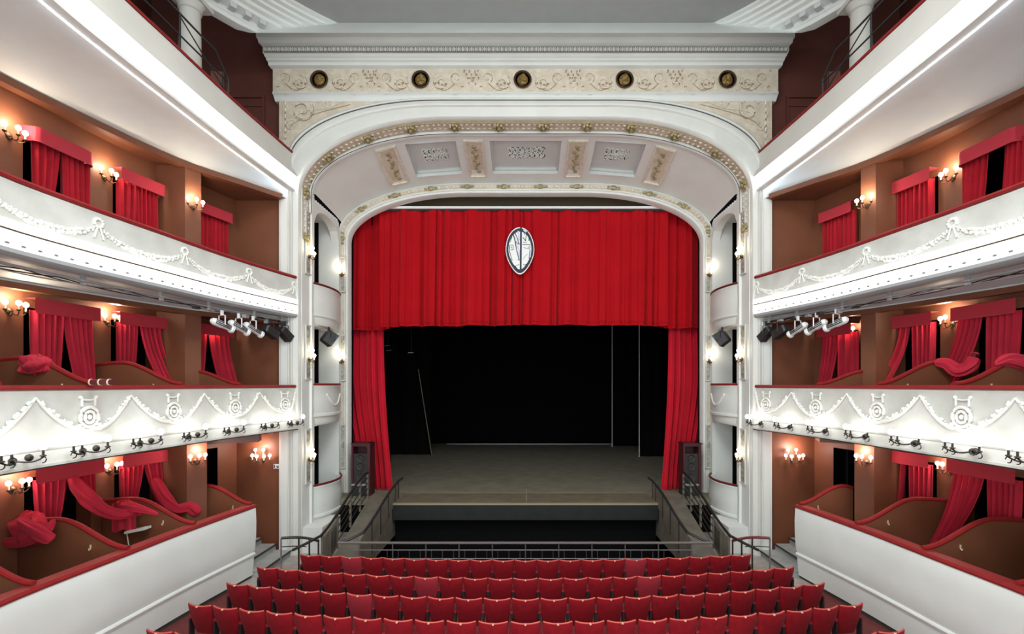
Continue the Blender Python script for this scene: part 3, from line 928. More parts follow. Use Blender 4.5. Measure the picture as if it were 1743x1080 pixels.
    m.grid([[(s * (F1(d) + 0.1), d, Z(-1.24)) for d in ds], [(s * (GW(d) + .02), d, Z(-1.24)) for d in ds]]); wb(m, 'soffit', GREYP, o)
    m = MB(); m.grid([[(s * (F1(d) + 0.1), d, Z(-1.0)) for d in ds], [(s * (GW(d) + .02), d, Z(-1.0)) for d in ds]]); wb(m, 'deck', BROWND, o)

    # ---------------- ground boxes
    o = thing('box_parapet', 'plain white %s front of the ground boxes beside the stalls, red rail on top' % side, 'balcony', (s * 7.0, 9, 0), 0, 'ground box fronts')
    GE = 11.58
    m = MB(); sweep(m, s, F0, DN, GE, [(-0.12, -3.02), (0.0, -3.02), (0.02, -3.06), (0.035, -3.35), (0.03, -3.7), (0.0, -4.05), (-0.03, -4.13), (0.0, -4.14), (0.015, -4.17), (0.0, -4.21), (-0.03, -4.22), (-0.04, -4.4), (-0.07, -4.70), (-0.20, -4.70), (-0.12, -4.2)]); wb(m, 'front_panel', WHITE, o)
    m = MB(); sweep(m, s, F0, DN, GE, [(-0.2, -3.03), (0.03, -3.03), (0.05, -2.99), (0.02, -2.95), (-0.2, -2.95)]); wb(m, 'handrail', RAILR, o)
    m = MB(); sweep(m, s, F0, DN, GE, [(-0.22, -4.8), (-0.10, -4.8), (-0.10, -4.69), (-0.22, -4.69)]); wb(m, 'foot_shadow_strip', LINE, o)  # black strip drawn in as the shadow line under the parapet
    m = MB(); ds = drange(DN, GE, 0.4)
    m.grid([[(s * (F0(d) + 0.1), d, Z(-4.0)) for d in ds], [(s * (GW(d) + .02), d, Z(-4.0)) for d in ds]]); wb(m, 'deck', BROWND, o)
    m = MB(); m.box(*sorted((s * 6.80, s * 8.6)), 11.50, 11.57, 0.02, Z(-3.6)); wb(m, 'end_panel', WHITE, o)

# ---------------- wavy partitions between the boxes
def partition(s, side, d, fn, hrail, hwall, label, u0off=0.05, slant=0.0, hfloor=None, hook=True, peakflat=0.35, u1=None):
    u_in, u_out = fn(d) + u0off, (GW(d) - 0.02 if u1 is None else u1)
    o = thing('box_partition', label, 'partition', (s * (u_in + u_out) / 2, d, Z(hfloor)), 0, 'wavy box partitions')
    n = 24
    def top(t):     # t = 0 at the rail, 1 at the wall
        a = smooth(min(1.0, t / (1 - peakflat)))
        dip = -0.05 * max(0.0, (t - (1 - peakflat)) / peakflat) ** 2
        return lerp(hrail, hwall, a) + dip
    P_ = [(s * lerp(u_in, u_out, k / n), Z(top(k / n))) for k in range(n + 1)]
    m = MB()
    f_ = [(x, d - 0.025, z) for x, z in P_]; b_ = [(x, d + 0.025, z) for x, z in P_]
    fb = [(x, d - 0.025, Z(hfloor)) for x, z in P_]; bb = [(x, d + 0.025, Z(hfloor)) for x, z in P_]
    m.grid([fb, f_, b_, bb], False)
    wb(m, 'panel', BROWN, o)
    m = MB()
    m.tube([(x, d, z + 0.01) for x, z in P_], 0.045, 8)
    wb(m, 'padded_top_rail', RAILR, o)
    if hook:
        m = MB()
        k = int(n * 0.35)
        x, z = P_[k]
        m.box(x - 0.006, x + 0.006, d - 0.05, d - 0.024, z - 0.25, z - 0.19)
        m.tube([(x, d - 0.03, z - 0.26), (x, d - 0.07, z - 0.28), (x, d - 0.075, z - 0.24)], 0.008, 5)
        wb(m, 'brass_hook', PLATE, o)
    return o

for s, side in SIDES:
    for i, d in enumerate((11.35 if s < 0 else 11.15, 9.78 if s < 0 else 9.55, 8.02 if s < 0 else 7.98, 6.55)):
        w = ['beside the pier', 'before the second curtain', 'before the nearest curtain', 'nearest the picture edge'][i]
        partition(s, side, d, F1, 0.0, 0.30 if i == 0 else 0.44, 'wavy brown partition with red top on the %s middle tier, %s' % (side, w), hfloor=-1.0, peakflat=0.05 if i == 0 else 0.3, u1=EW(d) + 0.15 if i == 0 else None)
    for i, d in enumerate((11.53, 9.9, 8.4, 6.9)):
        w = ['at the step end', 'before the second curtain', 'before the nearest curtain', 'nearest the picture edge'][i]
        u1 = EW(11.2) + 0.1 if i == 0 else None
        partition(s, side, d, F0, -2.93, -2.50 if i == 0 else -2.42, 'wavy brown partition with red top in the %s ground boxes, %s' % (side, w), hfloor=-4.0, u1=u1, peakflat=0.2 if i == 0 else 0.35)
    for i, d in enumerate((11.35, 9.75, 8.0)):
        w = ['beside the pier', 'by the second curtain', 'by the nearest curtain'][i]
        partition(s, side, d, F2, 3.0, 3.10, 'low brown partition just showing over the %s upper tier rail, %s' % (side, w), hfloor=2.0, hook=False, u1=F2(d) + 1.0)

# ================================================================== DOORWAY CURTAINS
def wallp(s, d, h, off):
    sl = (GW(d + 0.05) - GW(d - 0.05)) / 0.1
    l = sqrt(1 + sl * sl)
    return (s * (GW(d) - off / l), d + off * sl / l, Z(h))

def drape(s, top, bot, ht, hb, folds=5, amp=0.05, bulge=0.0, off=0.12, seed=0, pinch=None, offb=None):
    """cloth hanging from depth range top=(a,b) to bot=(a,b); curves inwards by bulge"""
    mb = MB(); rnd = random.Random(seed)
    ph = [rnd.uniform(0, 6.28) for _ in range(3)]
    nu, nv = 44, 16
    offb = off if offb is None else offb
    rows = []
    for j in range(nv + 1):
        v = j / nv
        w = v ** 1.4
        a = lerp(top[0], bot[0], w); b = lerp(top[1], bot[1], w)
        if pinch:
            pa, pb, pv = pinch
            k = max(0.0, 1 - abs(v - pv) / 0.4); k = smooth(k)
            a = lerp(a, pa, k); b = lerp(b, pb, k)
        row = []
        for i in range(nu + 1):
            u = i / nu
            f = sin(u * folds * 2 * pi + ph[0]) + 0.45 * sin(u * folds * 3.7 * pi + ph[1] + v) 
            o_ = lerp(off, offb, v * v) + amp * f * (0.75 + 0.25 * v) + bulge * sin(pi * v) * 0.3
            row.append(wallp(s, lerp(a, b, u), lerp(ht, hb, v) - 0.012 * abs(f) * v, o_))
        rows.append(row)
    mb.grid(rows)
    return mb

def pelmet(s, a, b, ht, hb, proj=0.24, curved=True):
    mb = MB(); n = 22
    front_t, front_b = [], []
    for i in range(n + 1):
        t = i / n
        e = min(t, 1 - t) / 0.10
        o_ = 0.02 + proj * (sqrt(max(0, 1 - (1 - min(1, e)) ** 2)) if curved else 1.0)
        d = lerp(a, b, t)
        front_t.append(wallp(s, d, ht, o_)); front_b.append(wallp(s, d, hb, o_))
    back_t = [wallp(s, lerp(a, b, i / n), ht, 0.0) for i in range(n + 1)]
    mb.grid([back_t, front_t, front_b])
    tr_ = MB(); tr_.tube([(p[0], p[1], p[2] - 0.002) for p in front_b], 0.012, 5)
    return mb, tr_

ORDW = {0: 'first', 1: 'second', 2: 'third'}
TIERW = {2: 'upper', 1: 'middle', 0: 'ground'}
PH = {2: (4.66, 4.40), 1: (1.56, 1.30), 0: (-1.53, -1.79)}
# per side, tier, door: two drapes (top a,b / bottom a,b / extras)
def spec(s, t, i, a, b):
    m = (a + b) / 2; w = b - a
    hb = {2: 2.75, 1: -0.6, 0: -3.2}[t]
    D = {}
    if t == 2:
        if i == 0: r = [((a, m - .02), (a + .10, m - .28), hb, dict(folds=4, seed=3)), ((m, b), (m + .02, b), hb, dict(folds=5, seed=4))]
        elif i == 1: r = [((a, m), (a + .02, m - .12), hb, dict(folds=3, seed=5)), ((m - .05, b), (m, b), hb, dict(folds=6, seed=6))]
        else: r = [((a - .1, m), (a - .1, m), hb, dict(folds=4, seed=7)), ((m, b), (m, b), hb, dict(folds=4, seed=8))]
        if s > 0 and i == 0: r = [((a - .15, m - .25), (a - .15, m - .10), hb, dict(folds=5, seed=31)), ((m + .02, b), (m + .2, b), hb, dict(folds=5, seed=32))]
        if s > 0 and i == 1: r = [((a, m), (a, m), hb, dict(folds=4, seed=33)), ((m - .02, b), (m, b), hb, dict(folds=5, seed=34))]
    elif t == 1:
        if s < 0:
            if i == 0: r = [((a, m + .02), (a + .06, m - .10), -0.45, dict(folds=5, seed=11)), ((m + .02, b), (m + .40, b + .12), -0.6, dict(folds=5, seed=12))]
            elif i == 1: r = [((a, m - .05), (a + .05, m - .2), -0.45, dict(folds=5, seed=13)), ((m, b), (b - .10, b + .35), -0.35, dict(folds=5, seed=14, offb=.45))]
            else: r = [((a - .2, a + .3), (a - .2, a + .15), -0.6, dict(folds=3, seed=15)), ((a + .32, b), (b - .28, b + .22), -0.5, dict(folds=4, seed=16, offb=.4))]
        else:
            if i == 0: r = [((a, m + .05), (a + .12, m + .05), -0.45, dict(folds=5, seed=17)), ((m + .1, b), (b - .05, b + .35), -0.3, dict(folds=5, seed=18, offb=.45))]
            elif i == 1: r = [((a + .02, m), (a + .08, m - .06), -0.45, dict(folds=5, seed=19)), ((m + .05, b), (b - .18, b + .4), -0.2, dict(folds=4, seed=20, offb=.6))]
            else: r = [((a - .15, a + .42), (a - .15, a + .42), -0.6, dict(folds=3, seed=21)), ((a + .42, b), (a + .68, b + .1), -0.5, dict(folds=5, seed=22, offb=.3))]
    else:
        if s < 0:
            if i == 0: r = [((a + .05, m + .05), (a + .18, m - .22), -3.2, dict(folds=5, seed=23)), ((b - .28, b), (b - .12, b), -2.55, dict(folds=3, seed=24))]
            else: r = [((a, m - .02), (a + .08, m - .25), -2.9, dict(folds=5, seed=25)), ((m + .02, b), (b - .10, b + .02), -3.1, dict(folds=5, seed=26, offb=.2))]
        else:
            if i == 0: r = [((a, m - .02), (a + .08, m - .06), -3.3, dict(folds=6, seed=27)), ((m + .0, b), (b - .02, b + .28), -3.45, dict(folds=5, seed=28, offb=.45))]
            else: r = [((a, m - .04), (a + .06, m - .08), -3.2, dict(folds=5, seed=29)), ((m + .04, b), (m + .22, b - .1), -3.35, dict(folds=4, seed=30))]
    return r

for s, side in SIDES:
    for t in (2, 1, 0):
        for i, (a, b) in enumerate(DOORS[t]):
            if t == 0 and i == 2: continue      # the bare black doorway by the steps
            how = {(2, 0): 'half open', (2, 1): 'drawn shut', (2, 2): 'drawn shut', (1, 0): 'parted', (1, 1): 'parted', (1, 2): 'parted', (0, 0): 'parted', (0, 1): 'parted'}[(t, i)]
            o = thing('doorway_curtain', 'red pelmeted curtain of the %s %s, %s, %s' % (side, 'ground boxes' if t == 0 else TIERW[t] + ' tier', {0: 'doorway nearest the picture edge', 1: 'doorway just before the brown pier', 2: 'doorway beyond the brown pier'}[i], how), 'curtain', wallp(s, (a + b) / 2, FLOORH[t], 0.1), 0, 'box doorway curtains')
            ht, hb = PH[t]
            pm, trm = pelmet(s, a - 0.03, b + 0.05, ht, hb, curved=(t == 2 and i == 0))
            wb(pm, 'pelmet', PELM, o)
            wb(trm, 'pelmet_trim', PELM, o)
            for top, bot, hbot, kw in spec(s, t, i, a, b):
                wb(drape(s, top, bot, hb + 0.05, hbot, **kw), 'drape', ROSEV if t < 2 else VELVET, o)

# ================================================================== STAGE
SH = -3.70
st = MB()
st.box(-9.5, 9.5, 16.02, 30.0, Z(SH) - 0.2, Z(SH))
st.box(-6.3, -4.16, 15.2, 16.02, Z(SH) - 0.2, Z(SH)); st.box(4.16, 6.3, 15.2, 16.02, Z(SH) - 0.2, Z(SH))
struct('floor_stage', st, BOARD)
ap = thing('stage_apron', 'dark stage apron with pale metal edge, between the two ramps over the pit', 'stage', (0, 15.3, 0))
m = MB(); m.box(-4.16, 4.16, 14.68, 16.02, Z(SH) - 0.2, Z(SH)); wb(m, 'apron_boards', APRON, ap)
m = MB(); m.box(-4.12, 4.12, 14.60, 14.68, Z(SH) - 0.05, Z(SH) + 0.006); wb(m, 'edge_strip', TAPE, ap)
m = MB(); m.box(-4.12, 4.12, 14.62, 14.70, Z(SH) - 0.52, Z(SH) - 0.05); wb(m, 'fascia', APFACE, ap)
m = MB(); m.box(-4.16, 4.16, 15.0, 15.1, -1.5, Z(SH) - 0.2); wb(m, 'pit_wall', PITB, ap)
m = MB(); m.box(-4.12, 4.12, 16.00, 16.045, Z(SH), Z(SH) + 0.004); wb(m, 'joint_strip', TAPE, ap)
m = MB(); m.box(-0.02, 0.09, 14.75, 16.7, Z(SH) + 0.001, Z(SH) + 0.005)
mm = MB(); mm.box(0.02, 0.05, 14.75, 16.75, Z(SH) + 0.003, Z(SH) + 0.008); wb(mm, 'centre_mark', TAPE, ap)
for s in (-1, 1):
    m = MB(); m.box(*sorted((s * 4.17, s * 6.3)), 15.2, 15.28, -1.5, Z(SH) - 0.2)
    struct('wall_stage_front_' + ('left' if s < 0 else 'right'), m, PITB)
bk = MB()
bk.box(-9.6, 9.6, 29.8, 30.0, Z(SH), Z(10))
bk.box(-9.6, -9.5, 16.3, 30, Z(SH), Z(10)); bk.box(9.5, 9.6, 16.3, 30, Z(SH), Z(10))
bk.box(-9.6, 9.6, 16.3, 30, Z(9.9), Z(10))
bk.box(-9.6, -6.05, 16.42, 16.5, Z(-4.8), Z(10)); bk.box(6.05, 9.6, 16.42, 16.5, Z(-4.8), Z(10)); bk.box(-9.6, 9.6, 16.42, 16.5, Z(6.95), Z(10))
struct('wall_stage_house', bk, BLACK)
# black drapes masking the sides and the back of the stage
def flat_drape(s, x0, x1, d, name='black_leg', label='', h1=4.5):
    o = thing(name, label, 'stage drape', (s * (x0 + x1) / 2, d, Z(SH)), 0, 'black stage drapes')
    n = 40; rows = []
    for z in (Z(SH) + 0.02, Z(h1)):
        rows.append([(s * lerp(x0, x1, i / n), d + 0.06 * sin(i * 0.9), z) for i in range(n + 1)])
    m = MB(); m.grid(rows); wb(m, 'cloth', BLACK, o)
    m = MB(); m.tube([(s * x0, d, Z(h1)), (s * x1, d, Z(h1))], 0.03, 6); wb(m, 'batten', IRON, o)
flat_drape(-1, 6.3, 9.3, 22.0, label='black masking drape on the left of the stage, nearer one')
flat_drape(-1, 4.95, 9.3, 24.75, label='black masking drape on the left of the stage, behind the leaning pole')
flat_drape(1, 5.90, 9.3, 24.15, label='black masking drape on the right of the stage, behind the nearer pale upright')
flat_drape(1, 5.25, 9.3, 28.2, label='black masking drape on the right of the stage, behind the further pale upright')
flat_drape(1, -9, 9, 29.3, 'black_backdrop', 'black backdrop closing the rear of the stage')
def pole(name, label, a, b, r, mt, cat='pole'):
    o = thing(name, label, cat, b)
    m = MB(); m.tube([a, b], r, 6); wb(m, 'shaft', mt, o)
    m = MB(); m.ball(b, r * 1.8, 8, 5); wb(m, 'foot', mt, o)
    return o
pole('leaning_pole', 'thin pale pole leaning in the dark on the left half of the stage', W(712, 629, 23.5), (W(735, 770, 24.5)[0], 24.5, Z(SH) + 0.02), 0.02, TAPE)
pole('flat_edge_post', 'slim pale upright nearer the stage centre, in front of the black backdrop', W(1042, 500, 28.0), (W(1042, 760, 28.0)[0], 28.0, Z(SH) + 0.03), 0.026, WHITEM)
pole('flat_edge_post', 'slim pale upright nearer the curtain, right half of the stage', W(1088, 500, 24.0), (W(1088, 778, 24.0)[0], 24.0, Z(SH) + 0.03), 0.024, WHITEM)
o = thing('floor_batten', 'long thin pale batten lying across the rear of the stage floor', 'batten', (0.3, 29.0, Z(SH)))
m = MB(); m.box(-4.85, 5.35, 28.98, 29.02, Z(SH), Z(SH) + 0.05); wb(m, 'strip', GREYM, o)
for i, (px, py) in enumerate(((660, 589), (663, 597), (700, 601))):
    o = thing('hanging_lamp', ['tiny stage lamp glinting in the dark, upper one by the left curtain', 'tiny stage lamp glinting in the dark, lower one by the left curtain', 'small stage lamp glinting in the dark near the leaning pole'][i], 'lamp', W(px, py, 22.0))
    p = W(px, py, 20.8)
    o.location = p
    m = MB(); m.lathe([(0.04, -0.14), (0.075, 0.12), (0.07, 0.12)], p, 10, 'x'); wb(m, 'housing', IRON, o)
    m = MB(); m.box(p[0] - 0.12, p[0] + 0.10, p[1] - 0.09, p[1] - 0.075, p[2] - 0.012, p[2] + 0.012); wb(m, 'yoke', GREYM, o)
    m = MB(); m.tube([p, (p[0], p[1], Z(4.5))], 0.012, 5); wb(m, 'hanging_cable', BLKM, o)

# red house curtain: swagged border in four cloths, and the two side legs
PLEATS = {}
def pleat(x, seed):
    """broad flat folds parted by narrow deep creases"""
    if seed not in PLEATS:
        r = random.Random(int(seed * 100)); c = []; q = -7.0
        while q < 7.0:
            q += r.choice((0.16, 0.2, 0.28, 0.34, 0.5, 0.62)) * r.uniform(0.8, 1.2)
            c.append((q, r.uniform(0.04, 0.17), r.uniform(0.018, 0.045)))
        PLEATS[seed] = c
    f = 0.085 * sin(x * 5.1 + seed) + 0.055 * sin(x * 11.3 + 1.7 * sin(x * 1.3) + 2.1 * seed) + 0.012 * sin(x * 23 + seed)
    for q, dpt, wd in PLEATS[seed]:
        e = (x - q) / wd
        if abs(e) < 4: f += dpt * math.exp(-e * e) - 0.35 * dpt * math.exp(-((e - 2.2) / 1.2) ** 2)
    return f
def border(name, label, x0, x1, d, ht, hb0, hb1, seed, amp=1.0, skew=0.0):
    o = thing(name, label, 'curtain', ((x0 + x1) / 2, d, Z(min(hb0, hb1))), 0, 'red stage curtains')
    n = max(60, int((x1 - x0) * 70)); rows = []; nv = 12
    for j in range(nv + 1):
        v = j / nv; row = []
        for i in range(n + 1):
            t = i / n; x = lerp(x0, x1, t)
            hb = lerp(hb0, hb1, t)
            row.append((x + skew * v * sin(pi * t), d + amp * pleat(x + 0.05 * v, seed) * (0.55 + 0.45 * v), lerp(Z(ht), Z(hb) + 0.012 * sin(x * 3.3 + seed), v)))
        rows.append(row)
    m = MB(); m.grid(rows); wb(m, 'cloth', STAGER, o)
    m = MB(); m.tube([(p[0], p[1] - 0.012, p[2] + 0.12) for p in rows[-1]], 0.006, 4); wb(m, 'hem_stitching', STAGER, o)
    m = MB(); m.tube([(x0, d, Z(ht)), (x1, d, Z(ht))], 0.04, 6); wb(m, 'heading_batten', BLKM, o)
    return o
BD = 16.62
def XB(px, d=BD): return (px - CX) / FPX * d
border('stage_curtain', 'red border curtain cloth hanging left of the oval emblem, with a straight hem', XB(646), XB(885), BD, 6.18, 2.04, 2.10, 1.3)
border('stage_curtain', 'red border curtain cloth hanging right of the oval emblem, with a straight hem', XB(885.5), XB(1138), BD + 0.03, 6.18, 2.12, 2.08, 2.6, 0.75)
border('stage_curtain', 'red end cloth of the border curtain at the left arch edge, hem slightly lower', XB(575), XB(660), BD + 0.34, 6.34, 1.95, 1.98, 4.4, 1.2)
border('stage_curtain', 'red end cloth of the border curtain at the right arch edge, hem slightly lower', XB(1126), XB(1216), BD + 0.34, 6.34, 2.05, 2.02, 5.5, 1.2)
def leg(s, side):
    d = 17.3
    o = thing('stage_curtain', 'long red side leg of the stage curtain reaching the floor, %s of the dark opening' % side, 'curtain', (s * 5.6, d, Z(SH)), 0, 'red stage curtains')
    n = 70; rows = []; nv = 16
    top_in, bot_in = (5.23, 4.68) if s < 0 else (5.27, 4.79)
    for j in range(nv + 1):
        v = j / nv; row = []
        xi = lerp(top_in, bot_in, v ** 1.6); xo = lerp(6.6, 5.95, smooth((v - 0.3) / 0.7))
        for i in range(n + 1):
            t = i / n; x = lerp(xi, xo, t)
            f = 0.11 * sin(t * 40 + 0.8 * v) + 0.06 * sin(t * 71 + 1 + v) 
            row.append((s * x, d + f * (0.6 + 0.4 * v) - 0.85 * (v ** 1.2) * (1 - 0.3 * t), lerp(Z(2.3), Z(SH) + 0.02, v)))
        rows.append(row)
    m = MB(); m.grid(rows); wb(m, 'cloth', LEGR, o)
    m = MB(); m.tube([(p[0], p[1] - 0.01, p[2] + 0.10) for p in rows[-1]], 0.006, 4); wb(m, 'hem_stitching', STAGER, o)
for s, side in SIDES: leg(s, side)
o = thing('curtain_header', 'dark olive header board behind the arch above the red curtain', 'board', (0, 17.1, Z(6.1)))
m = MB(); m.box(-6.0, 6.0, 17.10, 17.16, Z(6.3), Z(7.2)); wb(m, 'board', HEADER, o)
m = MB(); m.box(-5.9, 5.9, 17.06, 17.10, Z(5.8), Z(6.38)); wb(m, 'dark_fold', BLACK, o)
o = thing('curtain_batten', 'straight white batten running above the red stage curtain', 'batten', (0, 16.5, Z(6.2)))
m = MB(); m.tube([(-5.6, 16.48, Z(6.21)), (5.6, 16.48, Z(6.21))], 0.045, 8); wb(m, 'tube', WHITEM, o)
for x in (-4, 0.4, 4):
    m = MB(); m.box(x - 0.02, x + 0.02, 16.5, 17.08, Z(6.24), Z(6.28)); wb(m, 'bracket', IRON, o)

# oval emblem
ex, ed, ez = XB(885, 16.40), 16.40, W(885, 426, 16.40)[2]
em = thing('curtain_emblem', 'white oval emblem with navy outline and line drawing, pinned on the red curtain', 'emblem', (ex, ed, ez))
def egg(k, y, n=48):
    pts = []
    for i in range(n):
        a = 2 * pi * i / n
        x, z = 0.50 * k * cos(a), 0.80 * k * sin(a)
        if z < 0:
            x *= (1 - 0.30 * (-z / (0.8 * k)) ** 1.6)
            z *= 1.06
        pts.append((x, y, z))
    return pts
m = MB(); m.prism(egg(1.0, 0), (0, 0.03, 0)); m.build('outer_rim', EMBW, em, smooth=False)
m = MB(); m.prism(egg(0.95, -0.008), (0, 0.02, 0)); m.build('navy_ring', NAVY, em, smooth=False)
m = MB(); m.prism(egg(0.80, -0.016), (0, 0.02, 0)); m.build('white_field', EMBW, em, smooth=False)
def stroke(mb, pts, w, y=-0.02):
    for i in range(len(pts) - 1):
        (x0, z0), (x1, z1) = pts[i], pts[i + 1]
        dx, dz = x1 - x0, z1 - z0
        l = sqrt(dx * dx + dz * dz) or 1
        nx, nz = -dz / l * w / 2, dx / l * w / 2
        mb.prism([(x0 + nx, y, z0 + nz), (x1 + nx, y, z1 + nz), (x1 - nx, y, z1 - nz), (x0 - nx, y, z0 - nz)], (0, 0.008, 0))
ink = MB()
def epx(x, y): return ((x - 440) / 9.82 / FPX * 16.4, -(y - 560) / 9.82 / FPX * 16.4)
for pts, w in ([[(458, 180), (455, 560), (452, 930)], 0.062], [[(330, 300), (360, 420), (380, 540), (430, 740)], 0.03], [[(350, 260), (395, 360), (430, 470)], 0.026],
               [[(365, 420), (430, 470)], 0.02], [[(310, 320), (280, 430)], 0.02], [[(270, 480), (265, 580), (310, 740)], 0.022], [[(275, 480), (325, 478), (330, 555), (285, 560)], 0.018],
               [[(490, 350), (535, 410), (545, 320), (570, 250)], 0.024], [[(500, 240), (520, 310)], 0.018], [[(480, 468), (605, 470)], 0.022], [[(490, 430), (560, 432)], 0.014],
               [[(500, 520), (585, 540), (580, 500)], 0.014], [[(608, 470), (605, 580), (592, 710)], 0.022], [[(490, 720), (520, 670), (570, 625)], 0.010], [[(495, 795), (520, 815), (550, 795)], 0.018],
               [[(590, 290), (590, 410)], 0.028], [[(395, 720), (420, 716)], 0.014], [[(355, 825), (400, 880), (430, 930)], 0.022], [[(365, 830), (430, 800)], 0.014], [[(295, 505), (300, 530)], 0.02]):
    stroke(ink, [epx(*p) for p in pts], w)
ink.build('line_drawing', NAVY, em, smooth=False)
blu = MB()
for pts, w in ([[(345, 330), (385, 440), (420, 560), (440, 700)], 0.05], [[(500, 215), (545, 260)], 0.07], [[(410, 240), (430, 400)], 0.05], [[(620, 560), (610, 680)], 0.04]):
    stroke(blu, [epx(*p) for p in pts], w, -0.0185)
blu.build('pale_blue_shading', EMBB, em, smooth=False)

# loudspeakers at the stage corners
for s, side in SIDES:
    x0, x1 = (W(602, 0, 15.75)[0], W(633, 0, 15.75)[0]) if s < 0 else (W(1160, 0, 15.75)[0], W(1190, 0, 15.75)[0])
    o = thing('loudspeaker', 'tall dark loudspeaker in a maroon cabinet at the %s edge of the stage' % side, 'speaker', ((x0 + x1) / 2, 15.8, Z(SH)))
    w = x1 - x0; y0, y1 = -0.25, 0.25
    zb, zt = 0.0, Z(-1.95) - Z(SH)
    m = MB()
    m.box(-w/2, -w/2 + 0.05, y0, y1, 0.35, zt); m.box(w/2 - 0.09, w/2, y0, y1, 0.0, zt); m.box(-w/2 + 0.05, w/2 - 0.09, y0, y1, zt - 0.10, zt - 0.03); m.box(-w/2 - 0.02, w/2 + 0.04, y0 - 0.03, y1, zt - 0.03, zt)
    m.box(-w/2 + .05, w/2 - .09, y1 - 0.04, y1, 0.35, zt - .1)
    m.build('cabinet', SPKR, o, smooth=False)
    m = MB(); m.box(-w/2, w/2 - .09, y0 + .02, y1, 0.0, 0.35); m.build('base', BLKM, o, smooth=False)
    m = MB(); m.box(-w/2 + 0.05, w/2 - 0.09, y0 + 0.06, y0 + 0.1, 0.42, zt - 0.35); m.build('grille', SPKM, o, smooth=False)
    for zc, r in ((zt - 0.50, 0.15), (0.98, 0.15), (0.62, 0.17)):
        m = MB(); m.lathe([(r, 0.0), (r, -0.03), (r - 0.02, -0.035), (r * 0.5, 0.0), (0.02, -0.01)], (-0.02, y0 + 0.06, zc), 18, 'y'); m.build('driver_cone', SPKM, o)
    m = MB(); m.box(-w/2, w/2 - 0.09, y0 - 0.02, y0 + 0.05, 0.35, 0.41); m.build('ledge', GREYM, o, smooth=False)

